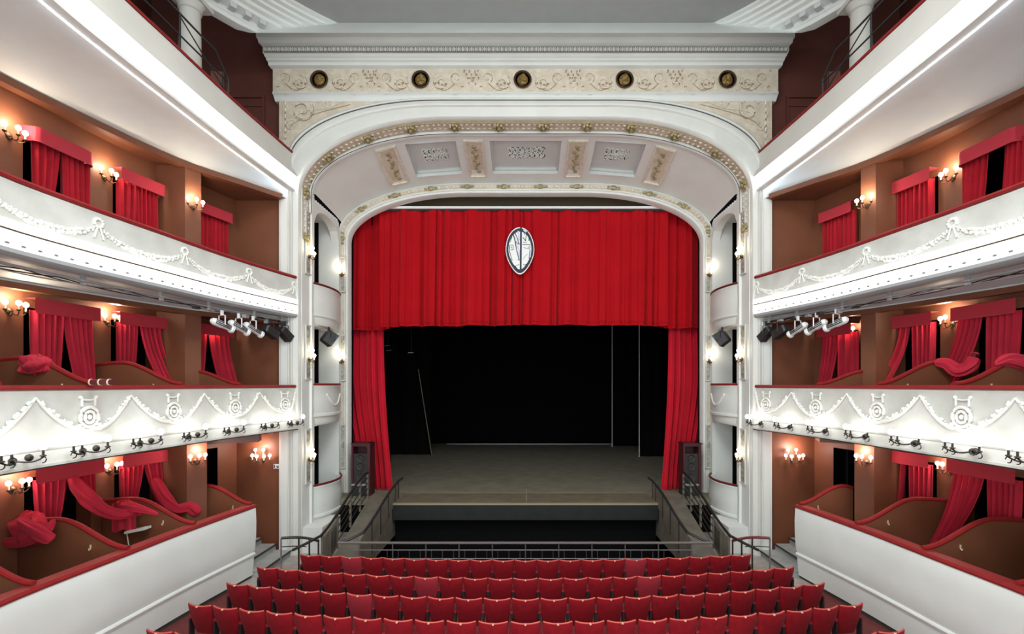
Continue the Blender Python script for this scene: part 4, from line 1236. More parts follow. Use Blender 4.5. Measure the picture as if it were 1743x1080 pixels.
# ================================================================== RAMPS AND PIT RAILS
for s, side in SIDES:
    o = thing('ramp', 'grey-brown ramp rising from the stalls to the stage, %s of the pit' % side, 'ramp', (s * 4.6, 13.4, 0))
    m = MB(); m.hexa([(s * 4.16, 11.76, 0.0), (s * 5.08, 11.76, 0.0), (s * 5.08, 15.2, 0.0), (s * 4.16, 15.2, 0.0)], [(s * 4.16, 11.76, 0.04), (s * 5.08, 11.76, 0.04), (s * 5.08, 15.2, Z(SH)), (s * 4.16, 15.2, Z(SH))]); wb(m, 'slope', PANELG, o, smooth=False)
    # inner boarded balustrade with handrail
    b = thing('balustrade', 'boarded balustrade with dark handrail on the pit side of the %s ramp' % side, 'railing', (s * 4.16, 13.4, 0), 0, 'ramp balustrades')
    segs = [11.72, 12.6, 13.35, 14.1, 14.85, 15.25]
    def topz(d): return lerp(1.00, 1.62, smooth((d - 11.6) / 3.6)) if d < 15.2 else 1.65
    def botz(d): return lerp(-0.02, 1.02, (d - 11.72) / 3.0) if d < 14.72 else 1.02
    for i in range(len(segs) - 1):
        a, c = segs[i] + 0.015, segs[i + 1] - 0.015
        m = MB(); x0, x1 = sorted((s * 4.12, s * 4.16))
        m.hexa([(x0, a, botz(a)), (x1, a, botz(a)), (x1, c, botz(c)), (x0, c, botz(c))], [(x0, a, topz(a) - 0.06), (x1, a, topz(a) - 0.06), (x1, c, topz(c) - 0.06), (x0, c, topz(c) - 0.06)])
        wb(m, 'board', PANELG, b, smooth=False)
        m = MB(); m.box(*sorted((s * 4.105, s * 4.175)), c, c + 0.03, botz(c), topz(c)); wb(m, 'post', IRON, b, smooth=False)
    m = MB(); m.tube([(s * 4.62, 11.68, 0.88), (s * 4.40, 11.72, 0.93)] + [(s * 4.14, d, topz(d)) for d in drange(12.0, 15.2, 0.2)] + [(s * 4.05, 15.5, 1.72)], 0.035, 8); wb(m, 'handrail', BLKM, b)
    # outer railing: boarded below, open bars above
    b = thing('balustrade', 'outer railing of the %s ramp, panelled at its foot and barred higher up' % side, 'railing', (s * 5.1, 13.4, 0), 0, 'ramp balustrades')
    def tz(d): return lerp(1.0, 1.95, smooth((d - 11.3) / 3.9))
    def bz(d): return lerp(0.05, Z(SH), (d - 11.76) / 3.44)
    m = MB(); m.tube([(s * 5.45, 11.0, 0.92), (s * 5.3, 11.3, 0.96)] + [(s * 5.1, d, tz(d)) for d in drange(11.7, 15.2, 0.2)], 0.035, 8); wb(m, 'handrail', IRON, b)
    for d in (11.8, 12.75, 13.7, 14.5, 15.2):
        m = MB(); m.box(*sorted((s * 5.08, s * 5.13)), d - 0.03, d + 0.03, bz(d), tz(d)); wb(m, 'post', PANELG, b, smooth=False)
    for a, c in ((11.85, 12.2), (12.24, 12.70)):
        m = MB(); m.hexa([(s * 5.09, a, bz(a) + .05), (s * 5.12, a, bz(a) + .05), (s * 5.12, c, bz(c) + .05), (s * 5.09, c, bz(c) + .05)], [(s * 5.09, a, tz(a) - 0.12), (s * 5.12, a, tz(a) - 0.12), (s * 5.12, c, tz(c) - 0.12), (s * 5.09, c, tz(c) - 0.12)]); wb(m, 'board', PANELG, b, smooth=False)
    for a in (12.34, 12.46, 12.58):
        m = MB(); m.tube([(s * 5.075, a, bz(a) + .15), (s * 5.075, a, tz(a) - 0.22)], 0.012, 4); wb(m, 'slat', IRON, b)
    for k in range(4):
        m = MB(); m.tube([(s * 5.1, d, lerp(bz(d), tz(d), 0.2 + 0.2 * k)) for d in drange(12.75, 15.2, 0.5)], 0.016, 5); wb(m, 'bar', IRON, b)
    # little curved rail by the pillar
    b = thing('corner_rail', 'short curved dark handrail on thin posts at the foot of the %s white pillar' % side, 'railing', (s * 5.7, 11.9, 0))
    pts = [(s * (5.12 + 0.95 * t), 11.62 + 0.0 * t + 0.35 * sin(pi * min(1, t * 0.9)) * 0.5, 0.93 + 0.05 * t) for t in [k / 10 for k in range(11)]]
    m = MB(); m.tube(pts, 0.035, 8); wb(m, 'handrail', RAILD if s > 0 else IRON, b)
    for k in (0, 3, 6, 10):
        m = MB(); m.tube([pts[k], (pts[k][0], pts[k][1], 0.02)], 0.02, 6); wb(m, 'post', IRON if k != 10 else STEEL, b)
    m = MB(); m.tube([(p[0], p[1], p[2] - 0.22) for p in pts[4:]], 0.014, 5); wb(m, 'bar', IRON, b)
    # white box end under the proscenium box
    m = MB(); m.box(*sorted((s * 5.75, s * 6.3)), 13.3, 14.6, 0.0, 0.75); struct('trim_base_' + side, m, WHITE)

pr = thing('pit_railing', 'long low steel railing along the front of the orchestra pit, behind the front seats', 'railing', (0, 11.6, 0))
m = MB(); m.tube([(-4.62, 11.6, 0.885), (4.62, 11.6, 0.885)], 0.03, 8); m.box(-4.62, 4.62, 11.57, 11.63, 0.88, 0.91); wb(m, 'top_rail', STEEL, pr)
for z, r in ((0.71, 0.013), (0.50, 0.012), (0.08, 0.02)):
    m = MB(); m.tube([(-4.25, 11.6, z), (4.25, 11.6, z)], r, 6); wb(m, 'rail', DSTEEL, pr)
for k in range(11):
    x = -4.10 + 8.2 * k / 10
    m = MB(); m.tube([(x, 11.6, 0.0), (x, 11.6, 0.88)], 0.016, 6); wb(m, 'post', DSTEEL, pr)
for k in range(30):
    x = -4.10 + 8.2 * (k + 0.5) / 30
    if k % 3 == 1 or True:
        m = MB(); m.tube([(x, 11.6, 0.08), (x, 11.6, 0.71)], 0.007, 4); wb(m, 'baluster', DSTEEL, pr)

# steps to the side doors
for s, side in SIDES:
    o = thing('side_steps', 'three grey painted steps with dark nosings at the %s side doorway' % side, 'steps', (s * 7.4, 12.3, 0))
    for k, (u, h) in enumerate(((6.52, 0.17), (6.95, 0.34), (7.35, 0.51))):
        m = MB(); m.box(*sorted((s * u, s * 8.3)), 11.62, 13.08, 0.03 + 0.17 * k, 0.03 + h - 0.02); wb(m, 'step', STEPG, o, smooth=False)
        m = MB(); m.box(*sorted((s * (u - 0.03), s * 8.3)), 11.60, 13.08, 0.03 + h - 0.02, 0.03 + h); wb(m, 'tread', STEPG, o, smooth=False)
        m = MB(); m.box(*sorted((s * (u - 0.035), s * (u + 0.0))), 11.6, 13.08, 0.03 + h - 0.03, 0.03 + h + 0.004); wb(m, 'nosing', NOSE, o, smooth=False)

# ================================================================== STALLS SEATS
def seat_proto():
    o = thing('theatre_seat', '', 'seat', (0, 0, 0), 0, 'stalls seats')
    # backrest: tapered padded shell, dished top edge
    m = MB(); rows = []
    nz, nr = 9, 24
    for j in range(nz + 1):
        v = j / nz
        w = lerp(0.198, 0.256, v ** 0.7); th = 0.035 + 0.012 * sin(pi * v)
        z = lerp(0.30, 0.845, v); yc = lerp(0.03, -0.115, v)
        if v > 0.93: th *= 0.75; w -= 0.006
        ring_ = []
        for i in range(nr):
            a = 2 * pi * i / nr
            cx, sy = cos(a), sin(a)
            x = w * (abs(cx) ** 0.45) * (1 if cx >= 0 else -1)
            y = th * (abs(sy) ** 0.6) * (1 if sy >= 0 else -1)
            ring_.append((x, yc + y + 0.045 * (x / 0.25) ** 2, z + (0.020 * (abs(x) / 0.25) ** 2 - 0.010) * v ** 3))
        rows.append(ring_)
    m.grid(rows, True, True); bk_ = m.build('backrest', SEATM, o)
    m = MB(); m.tube([(p[0] * 0.98, p[1], p[2] + 0.006) for p in [(-0.245 + 0.49 * k / 12, -0.113 + 0.045 * ((-0.245 + 0.49 * k / 12) / 0.25) ** 2, 0.845 - 0.010 + 0.020 * (abs(-0.245 + 0.49 * k / 12) / 0.25) ** 2) for k in range(13)]], 0.013, 6); m.build('piping', PIPEM, bk_)
    m = MB(); m.box(-0.014, 0.014, -0.150, -0.100, 0.832, 0.850)
    m.build('number_plate', PLATE, bk_, smooth=False)
    # tipped-up seat pad
    m = MB(); rows = []
    for j in range(7):
        v = j / 6
        z = lerp(0.42, 0.60, v); y = lerp(0.14, 0.10, v)
        k = 0.82 + 0.18 * sin(pi * v)
        rows.append([(0.21 * k * (abs(cos(a)) ** 0.5) * (1 if cos(a) >= 0 else -1), y + 0.05 * k * sin(a), z) for a in [2 * pi * i / 20 for i in range(20)]])
    m.grid(rows, True, True); m.build('seat_pad', SEATM, o)
    for sx in (-1, 1):
        m = MB(); m.box(sx * 0.262 - 0.018, sx * 0.262 + 0.018, -0.04, 0.05, 0.0, 0.56); m.box(sx * 0.262 - 0.018, sx * 0.262 + 0.018, -0.10, 0.16, 0.0, 0.02)
        m.build('standard', BLKM, o, smooth=False)
        m = MB(); m.box(sx * 0.262 - 0.022, sx * 0.262 + 0.022, -0.03, 0.27, 0.56, 0.60); m.build('armrest', SEATF, o, smooth=False)
    return o
ORD = ['first', 'second', 'third', 'fourth', 'fifth', 'sixth', 'seventh', 'eighth', 'ninth', 'tenth', 'eleventh']
ROWS = [('front row', 21, 10.62, 5.22, 10.98, ()), ('second row', 23, 9.62, 5.80, 10.24, ()), ('third row', 23, 8.72, 5.94, 9.42, ()), ('fourth row', 23, 7.87, 6.08, 8.55, ()), ('fifth row', 23, 7.02, 6.10, 7.64, (0, 1, 2, 3, 19, 20, 21, 22))]
FADED = {(0, 2), (0, 15), (1, 7), (1, 16), (2, 5)}
proto = seat_proto()
used = False
for ri, (rn, n, dc, ue, de, only) in enumerate(ROWS):
    sag = de - dc
    R = (ue * ue + sag * sag) / (2 * sag)
    half = math.asin(ue / R)
    for k in range(n):
        if only and k not in only: continue
        a = lerp(-half, half, (k + 0.5) / n)
        x, y = R * sin(a), dc + R - R * cos(a)
        mid = n // 2
        if k == mid: lab = 'middle seat of the %s' % rn
        elif k == 0 or k == n - 1: lab = 'end seat at the %s of the %s' % ('left' if k == 0 else 'right', rn)
        elif k < mid: lab = '%s from the left end of the %s' % (ORD[k], rn)
        else: lab = '%s from the right end of the %s' % (ORD[n - 1 - k], rn)
        fad = (ri, k) in FADED
        lab = ('faded red' if fad else 'crimson') + ' velvet theatre seat, ' + lab
        if not used:
            o = proto; o.location = (x, y, 0); o.rotation_euler = (0, 0, -a * -1.0); o['label'] = lab; used = True
            o.rotation_euler = (0, 0, a)
        else:
            o = dup(proto, (x, y, 0), a, lab)
        if fad:
            for c in kids(o):
                if c.name.startswith('backrest'):
                    c.data = c.data.copy(); c.data.materials[0] = SEATF

# ================================================================== WALL LIGHTS
def candle(o, x, y, z, mb_bulb_mat, r=0.05, h=0.09):
    m = MB(); m.lathe([(0.012, z - 0.035), (0.035, z - 0.02), (0.038, z), (0.015, z)], (x, y, 0), 10); cup = m.build('drip_cup', BRASS, o)
    m = MB(); m.lathe([(0.016, z), (0.016, z + h), (0.012, z + h + 0.005)], (x, y, 0), 8); m.build('candle_sleeve', CANDLE, o)
    m = MB(); m.ball((x, y, z + h + r * 0.95), r, 10, 7, (1, 1, 1.12)); m.build('bulb', mb_bulb_mat, o)

def sconce_proto(name, spots, bulbm, power, colr, lz=0.30, ly=0.22, plate=True, r=0.05, lname='sconce_light', armm=None, rad=0.06):
    o = thing(name, '', 'wall light', (0, 0, 0))
    armm = armm or BRASS
    m = MB(); m.lathe([(0.02, 0.0), (0.065, 0.0), (0.065, 0.012), (0.035, 0.03), (0.02, 0.05), (0.0, 0.055)], (0, 0, 0), 14, 'y'); m.ball((0, 0.03, -0.09), 0.022, 8, 5); m.build('wall_plate', armm, o)
    for x, y, z in spots:
        m = MB()
        pts = []
        for k in range(11):
            t = k / 10
            pts.append((x * t, 0.04 + (y - 0.04) * sin(pi / 2 * t), -0.02 - 0.07 * sin(pi * t) + (z - 0.02) * t * t))
        m.tube(pts, 0.010, 6)
        m.build('arm', armm, o)
        candle(o, x, y, z, bulbm, r)
    lamp(lname, 'POINT', (0, ly, lz), power, colr, parent=o, shadow_soft_size=rad)
    return o

P3 = sconce_proto('wall_sconce', [(-0.19, 0.13, 0.02), (0.0, 0.20, 0.03), (0.19, 0.13, 0.02)], BULB, SCONCE_W, WARM)
P3r = sconce_proto('wall_sconce', [(-0.19, 0.13, 0.02), (0.0, 0.20, 0.03), (0.19, 0.13, 0.02)], BULBP, SCONCE_W, ROSE)
P5 = sconce_proto('wall_sconce', [(-0.30, 0.12, 0.02), (-0.14, 0.17, 0.0), (0.10, 0.17, 0.0), (0.27, 0.12, 0.02), (-0.08, 0.10, 0.20), (0.18, 0.10, 0.20)], BULBP, SCONCE_W * 1.3, ROSE, lz=0.4, ly=0.3)
P1 = sconce_proto('wall_sconce', [(0.0, 0.13, 0.02)], BULB, SCONCE_W * 0.5, WARM, lz=0.22, ly=0.2)
PP = sconce_proto('pilaster_sconce', [(-0.14, 0.13, 0.0), (0.14, 0.13, 0.0), (0.0, 0.18, -0.03), (-0.08, 0.10, 0.17), (0.08, 0.10, 0.17)], BULB, PROS_W, (1, 0.86, 0.66), lz=0.32, ly=0.32)
m = MB()
for k in range(9):
    m.ball((0.12 * sin(k * 2.4), 0.09, -0.06 - 0.03 * k), 0.016, 6, 4)
m.build('crystal_drop', GLASSM, PP)
# iron candle bracket on the middle tier front
def front_bracket():
    o = thing('candle_bracket', '', 'wall light', (0, 0, 0))
    m = MB(); m.lathe([(0.02, 0.0), (0.06, 0.0), (0.05, 0.02), (0.0, 0.03)], (0, 0, 0), 10, 'y'); m.build('wall_plate', IRON, o)
    for sx, L_ in ((-1, 0.26), (1, 0.17), (1, 0.30)):
        pts = [(sx * L_ * t, 0.03 + 0.14 * sin(pi / 2 * t), -0.04 * sin(pi * t) + 0.02 * t) for t in [k / 8 for k in range(9)]]
        m = MB(); m.tube(pts, 0.012, 5)
        x, y, z = pts[-1]
        m.tube([(x + 0.045 * cos(a), y, z - 0.04 + 0.045 * sin(a)) for a in [k * 0.5 for k in range(11)]], 0.008, 5)
        m.build('scroll_arm', IRON, o)
        m = MB(); m.lathe([(0.012, z), (0.04, z + 0.015), (0.034, z + 0.03), (0.016, z + 0.03), (0.015, z + 0.11), (0.0, z + 0.11)], (x, y, 0), 8); m.build('candle_cup', IRON, o)
        m = MB(); m.ball((x, y, z + 0.165), 0.055, 10, 7, (1, 1, 1.15)); m.build('bulb', BULBW, o)
    m = MB(); m.ball((-0.13, 0.10, 0.03), 0.055, 8, 5, (1, 0.8, 1)); m.build('boss', IRON, o)
    lamp('bracket_light', 'POINT', (0.0, 0.14, 0.24), FRONT_W, (1, 0.95, 0.88), parent=o, shadow_soft_size=0.07)
    return o
PF = front_bracket()
FIRST = set()
def place(proto, loc, rz, label, group):
    if proto.name not in FIRST:
        FIRST.add(proto.name)
        proto.location = loc; proto.rotation_euler = (0, 0, rz); proto['label'] = label; proto['group'] = group
        if proto is not PF: proto.scale = (0.85, 0.85, 0.85)
        return proto
    return dup(proto, loc, rz, label, group)
def rot_wall(s, fn, d):
    sl = (fn(d + 0.05) - fn(d - 0.05)) / 0.1
    # outward direction (towards the hall) is (-s, s*?): local +Y is turned to it
    ang = math.atan2(sl * 1.0, -s * 1.0) if False else math.atan2(s * 0 + sl, -s)
    return ang - pi / 2
def on_wall(px, py, u):
    d = u / (abs(px - CX) / FPX)
    s = -1 if px < CX else 1
    return (s * u, d, Z((CY - py) / FPX * d)), d
G3 = 'box wall sconces'
LST = [  # proto, px, py(plate), label
 (P3, 177, 303, 'three-candle sconce between the two nearer curtains of the left upper tier'),
 (P3, 15, 232, 'three-candle sconce at the picture edge beside the nearest curtain, left upper tier'),
 (P3, 1623, 303, 'three-candle sconce between the two nearer curtains of the right upper tier'),
 (P3, 16, 530, 'candle sconce at the picture edge on the wall of the left middle tier'),
 (P3, 183, 550, 'candle sconce between the two nearer curtains of the left middle tier'),
 (P1, 349, 572, 'single lit bulb above the pelmet beyond the pier, left middle tier'),
 (P3, 1622, 552, 'candle sconce between the two nearer curtains of the right middle tier'),
 (P1, 1458, 568, 'single lit bulb above the pelmet beyond the pier, right middle tier'),
 (P3r, 22, 833, 'rose-lit sconce at the picture edge above the cloth bundle, left ground boxes'),
 (P3r, 187, 802, 'rose-lit sconce between the two curtained doorways of the left ground boxes'),
 (P3r, 1617, 802, 'rose-lit sconce between the two curtained doorways of the right ground boxes'),
]
for pr_, px, py, lab in LST:
    s = -1 if px < CX else 1
    u = 8.9
    for _ in range(6):
        d = u / (abs(px - CX) / FPX); u = GW(d)
    place(pr_, (s * (u - 0.005), d, Z((CY - py) / FPX * d)), rot_wall(s, GW, d), lab, G3)
# on the piers
for pr_, px, py, t, lab in ((P3, 328, 352, 2, 'candle sconce on the face of the brown pier, left upper tier'), (P3, 1476, 349, 2, 'candle sconce on the face of the brown pier, right upper tier'),
                            (P3r, 334, 785, 0, 'rose-lit sconce on the brown pier by the steps, left ground boxes'), (P3r, 1475, 787, 0, 'rose-lit sconce on the brown pier by the steps, right ground boxes')):
    s = -1 if px < CX else 1
    u = 7.9
    for _ in range(8):
        d = u / (abs(px - CX) / FPX); u = EW(d) + (0.0 if t else -0.06)
    place(pr_, (s * u, d, Z((CY - py) / FPX * d)), rot_wall(s, EW, d), lab, G3)
# end walls by the side doors
for px, lab in ((447, 'six-bulb rose sconce on the brown end wall above the small white sign'), (1348, 'six-bulb rose sconce on the brown end wall beside the right white pillar')):
    place(P5, ((px - CX) / FPX * 13.23, 13.23, Z((CY - 783) / FPX * 13.23)), pi, lab, G3)
# proscenium pilasters
for s, side in SIDES:
    for px, py, d, wh in ((523, 437, 13.6, 'outer pilaster beside the top box front'), (523, 612, 13.6, 'outer pilaster beside the middle box'), (528, 782, 13.6, 'outer pilaster beside the lowest box')):
        place(PP, (s * 6.27, d, Z((CY - py) / FPX * d)), -s * -pi / 2, 'crystal-hung sconce on the %s of the stage, %s' % (side, wh), 'proscenium sconces')
    for px, py, wh in ((587, 468, 'inner pilaster against the red border curtain'), (592, 615, 'inner pilaster by the red side leg')):
        place(PP, (s * 6.27, 16.03, Z((CY - py) / FPX * 16.03)), pi, 'crystal-hung sconce on the %s of the stage, %s' % (side, wh), 'proscenium sconces')
# brackets on the middle tier front
FRP = {-1: [6.6, 7.62, 8.66, 9.75, 10.85, 11.95, 12.85], 1: [6.55, 7.55, 8.6, 9.7, 10.8, 11.85, 12.85]}
for s, side in SIDES:
    n = len(FRP[s])
    for i, d in enumerate(FRP[s]):
        p = face_point(s, F1, d, -1.08, 0.085)
        k = n - 1 - i
        lab = 'iron candle bracket on the %s middle tier front, %s' % (side, 'closest to the white pillar' if k == 0 else ORD[k] + ' out from the white pillar')
        place(PF, p, rot_wall(s, F1, d), lab, 'candle brackets on the tier fronts')

# ================================================================== RIGGING UNDER THE UPPER TIER
for s, side in SIDES:
    o = thing('lighting_pipe', 'grey pipe and cables slung under the %s upper tier, carrying spotlights' % side, 'rigging', (s * 7.2, 10, Z(1.7)), 0, 'lighting pipes')
    FP = lambda d: F2(d) + 0.14
    ds = drange(5.5, 13.0, 0.3)
    m = MB(); m.tube([(s * FP(d), d, Z(1.76)) for d in ds], 0.024, 8); wb(m, 'pipe', GREYM, o)
    for k, d in enumerate((7.95, 9.4, 10.6, 11.9, 12.8)):
        m = MB(); x = s * FP(d)
        m.box(x - 0.03, x + 0.03, d - 0.03, d + 0.03, Z(1.68), Z(1.90)); m.box(x - 0.05, x + 0.05, d - 0.05, d + 0.05, Z(1.74), Z(1.77)); wb(m, 'clamp_bracket', GREYM, o)
    for k in range(3):
        rnd = random.Random(k + 40)
        m = MB(); m.tube([(s * (FP(d) + 0.08 + 0.05 * k), d, Z(1.74 + 0.02 * k - 0.06 * abs(sin(d * (1.1 + 0.4 * k) + k)))) for d in drange(6.2, 12.9, 0.15)], 0.010, 5); wb(m, 'cable', BLKM if k else GREYM, o)
    rnd = random.Random(5 if s < 0 else 6)
    for k in range(7):
        d = 10.3 + 0.42 * k
        x = s * (FP(d) + rnd.uniform(-0.05, 0.1))
        m = MB(); m.box(x - 0.05, x + 0.05, d - 0.07, d + 0.07, Z(1.60 + rnd.uniform(0, 0.08)), Z(1.72)); wb(m, 'junction_box', GREYM if k % 2 else BLKM, o)

def spotlight(s, d, mt, label, L=0.52, r=0.115, ang=20, group='rigged spotlights', hang=1.69, drop=0.30, yaw=0.30, loc=None, cat='spotlight', boxy=False):
    x = s * (F2(d) + 0.14) if loc is None else loc[0]
    zc = Z(hang - drop) if loc is None else loc[2]
    o = thing('spotlight', label, cat, (x, d, zc), 0, group)
    # aims at the stage: mostly +Y, towards the centre, tilted down
    dirv = norm((-s * sin(yaw), cos(yaw), -math.tan(radians(ang))))
    e1 = norm(cross(dirv, (0, 0, 1))); e2 = cross(e1, dirv)
    def pt(a, b, c): return tuple(dirv[k] * a + e1[k] * b + e2[k] * c for k in range(3))
    def loftr(mb, prof, seg=16):
        rows = [[pt(a, rr * cos(2 * pi * j / seg), rr * sin(2 * pi * j / seg)) for j in range(seg)] for rr, a in prof]
        mb.grid(rows, True, True)
    m = MB()
    if boxy:
        rows = [[pt(a, w_ * sx, h_ * sz) for sx, sz in ((-1, -1), (1, -1), (1, 1), (-1, 1))] for a, w_, h_ in ((-L/2, r*0.7, r*0.7), (-L/2+0.04, r, r), (L/2-0.05, r*1.05, r*1.05), (L/2, r*1.1, r*1.1))]
        m.grid(rows, True, True)
    else:
        loftr(m, [(r * 0.5, -L/2), (r * 0.85, -L/2 + 0.03), (r, -L/2 + 0.08), (r, 0.0), (r * 0.82, 0.03), (r * 0.82, L/2 - 0.06)])
    m.build('housing', mt, o, smooth=not boxy)
    m = MB(); loftr(m, [(r * 0.9, L/2 - 0.07), (r * 1.12, L/2 - 0.05), (r * 1.12, L/2), (r * 0.9, L/2)]); m.build('lens_ring', mt, o)
    m = MB(); loftr(m, [(r * 0.9, L/2 - 0.005), (r * 0.5, L/2 + 0.004)]); m.build('lens', BLKM, o)
    for k in range(0 if boxy else 3):
        m = MB(); q = (-0.45 + 0.45 * k) * r
        m.add([pt(-L/2 + 0.06, r * 1.005 * -s, q - 0.012), pt(L/2 - 0.1, r * 1.005 * -s, q - 0.012), pt(L/2 - 0.1, r * 1.005 * -s, q + 0.012), pt(-L/2 + 0.06, r * 1.005 * -s, q + 0.012)], [(0, 1, 2, 3)])
        m.tube([pt(-L/2 + 0.08, -s * r * 1.01, q), pt(L/2 - 0.1, -s * r * 1.01, q)], 0.010, 5); m.build('cooling_fin', BLKM if mt is not BLKM else GREYM, o)
    top = (Z(hang) - zc) if loc is None else loc[3]
    m = MB()
    m.tube([pt(0, r * 1.12, 0), (e1[0] * r * 1.12, e1[1] * r * 1.12, top * 0.72), (0, 0, top * 0.78), (-e1[0] * r * 1.12, -e1[1] * r * 1.12, top * 0.72), pt(0, -r * 1.12, 0)], 0.014, 5)
    m.build('yoke', mt, o)
    m = MB(); m.box(-0.025, 0.025, -0.025, 0.025, top * 0.74, top + 0.04); m.build('hook_clamp', mt, o, smooth=False)
    return o
for s, side in SIDES:
    for d, mt, wh, a in ((10.95 if s < 0 else 10.75, WHITEM, 'white theatre spotlight furthest from the pillar', 16), (11.42 if s < 0 else 11.3, WHITEM, 'white theatre spotlight, middle of three', 22), (11.85, WHITEM, 'white theatre spotlight closest to the black ones', 24),
                         (12.4, BLKM, 'black theatre spotlight next to the white ones', 25), (12.9, BLKM, 'black theatre spotlight against the white pillar', 38)):
        spotlight(s, d, mt, '%s, under the %s upper tier' % (wh, side), ang=a, L=0.56 if mt is WHITEM else 0.42, boxy=(mt is BLKM), r=0.085 if mt is WHITEM else 0.10)
    # black loudspeaker-like lamp hung inside the middle proscenium box
    spotlight(s, 14.45, BLKM, 'black boxy lamp hung in the middle proscenium box opening, %s of the stage' % side, L=0.34, r=0.19, ang=35, yaw=0.9, loc=(s * 6.05, 14.45, Z(1.43), 0.30), boxy=True)

# ================================================================== GALLERY
for s, side in SIDES:
    o = thing('gallery_column', 'plain cream column behind the %s top gallery rail, carrying the cornice' % side, 'column', (s * 7.68, 10.76, Z(5.87)))
    H = 8.80 - 5.87
    m = MB(); m.lathe([(0.245, 0.0), (0.235, 0.3), (0.225, H * 0.5), (0.205, H - 0.28)], (0, 0, 0), 24); m.build('shaft', GALW, o)
    m = MB(); m.lathe([(0.30, -0.0), (0.30, 0.08), (0.27, 0.12), (0.25, 0.16)], (0, 0, 0), 24); m.build('base', GALW, o)
    m = MB(); m.lathe([(0.205, H - 0.28), (0.235, H - 0.26), (0.22, H - 0.22), (0.27, H - 0.12), (0.29, H - 0.09)], (0, 0, 0), 24); m.box(-0.33, 0.33, -0.33, 0.33, H - 0.09, H); m.build('capital', GALW, o)
    o = thing('gallery_rail', 'thin black iron guard rail standing above the %s top gallery front' % side, 'railing', (s * 6.9, 9, Z(6.5)), 0, 'gallery rails')
    f = lambda d: F3(d) + 0.18
    m = MB(); m.tube([(s * f(d), d, Z(7.35)) for d in drange(6, 10.35, 0.4)] + [(s * f(10.75), 10.75, Z(6.98))], 0.022, 6); wb(m, 'top_bar', BLKM, o)
    m = MB(); m.tube([(s * f(d), d, Z(6.92)) for d in drange(6, 10.75, 0.4)], 0.018, 6); wb(m, 'lower_bar', BLKM, o)
    for d in (6.5, 7.9, 9.3, 10.75):
        m = MB(); m.tube([(s * f(d), d, Z(6.3)), (s * f(d), d, Z(6.98 if d > 10 else 7.35))], 0.02, 6); wb(m, 'post', BLKM, o)
    m = MB(); m.tube([(s * f(9.3), 9.3, Z(7.3)), (s * f(10.75), 10.75, Z(6.6))], 0.014, 5); wb(m, 'brace', BLKM, o)
    o = thing('gallery_screen', 'dark maroon upright screen standing behind the %s gallery rail beside the column' % side, 'screen', (s * 7.45, 10.9, Z(5.87)))
    m = MB(); m.hexa([(s * 7.05, 10.95, Z(5.87)), (s * 7.30, 10.9, Z(5.87)), (s * 7.30, 10.94, Z(5.87)), (s * 7.05, 10.99, Z(5.87))], [(s * 7.05, 10.95, Z(7.30)), (s * 7.30, 10.9, Z(7.30)), (s * 7.30, 10.94, Z(7.30)), (s * 7.05, 10.99, Z(7.30))]); wb(m, 'board', BROWND, o)
    m = MB(); m.tube([(s * 7.05, 10.94, Z(5.9)), (s * 7.05, 10.94, Z(7.30)), (s * 7.30, 10.89, Z(7.30))], 0.012, 5); wb(m, 'edge_bar', IRON, o)
    # dark recessed panel low on the gallery end wall
    o = thing('wall_recess', 'dark framed recess low in the maroon end wall of the %s top gallery' % side, 'recess', (s * 7.85, 13.3, Z(7.4)))
    x0, x1 = sorted((s * 7.42, s * 8.28))
    m = MB(); m.box(x0, x1, 13.30, 13.318, Z(7.2), Z(8.13)); wb(m, 'panel', BROWND, o)
    m = MB()
    m.box(x0 - 0.05, x1 + 0.05, 13.24, 13.32, Z(8.10), Z(8.16)); m.box(x0 - 0.05, x0, 13.24, 13.32, Z(7.2), Z(8.1)); m.box(x1, x1 + 0.05, 13.24, 13.32, Z(7.2), Z(8.1)); m.box(x0, x1, 13.27, 13.32, Z(7.86), Z(7.92))
    wb(m, 'frame', BROWND, o, smooth=False)

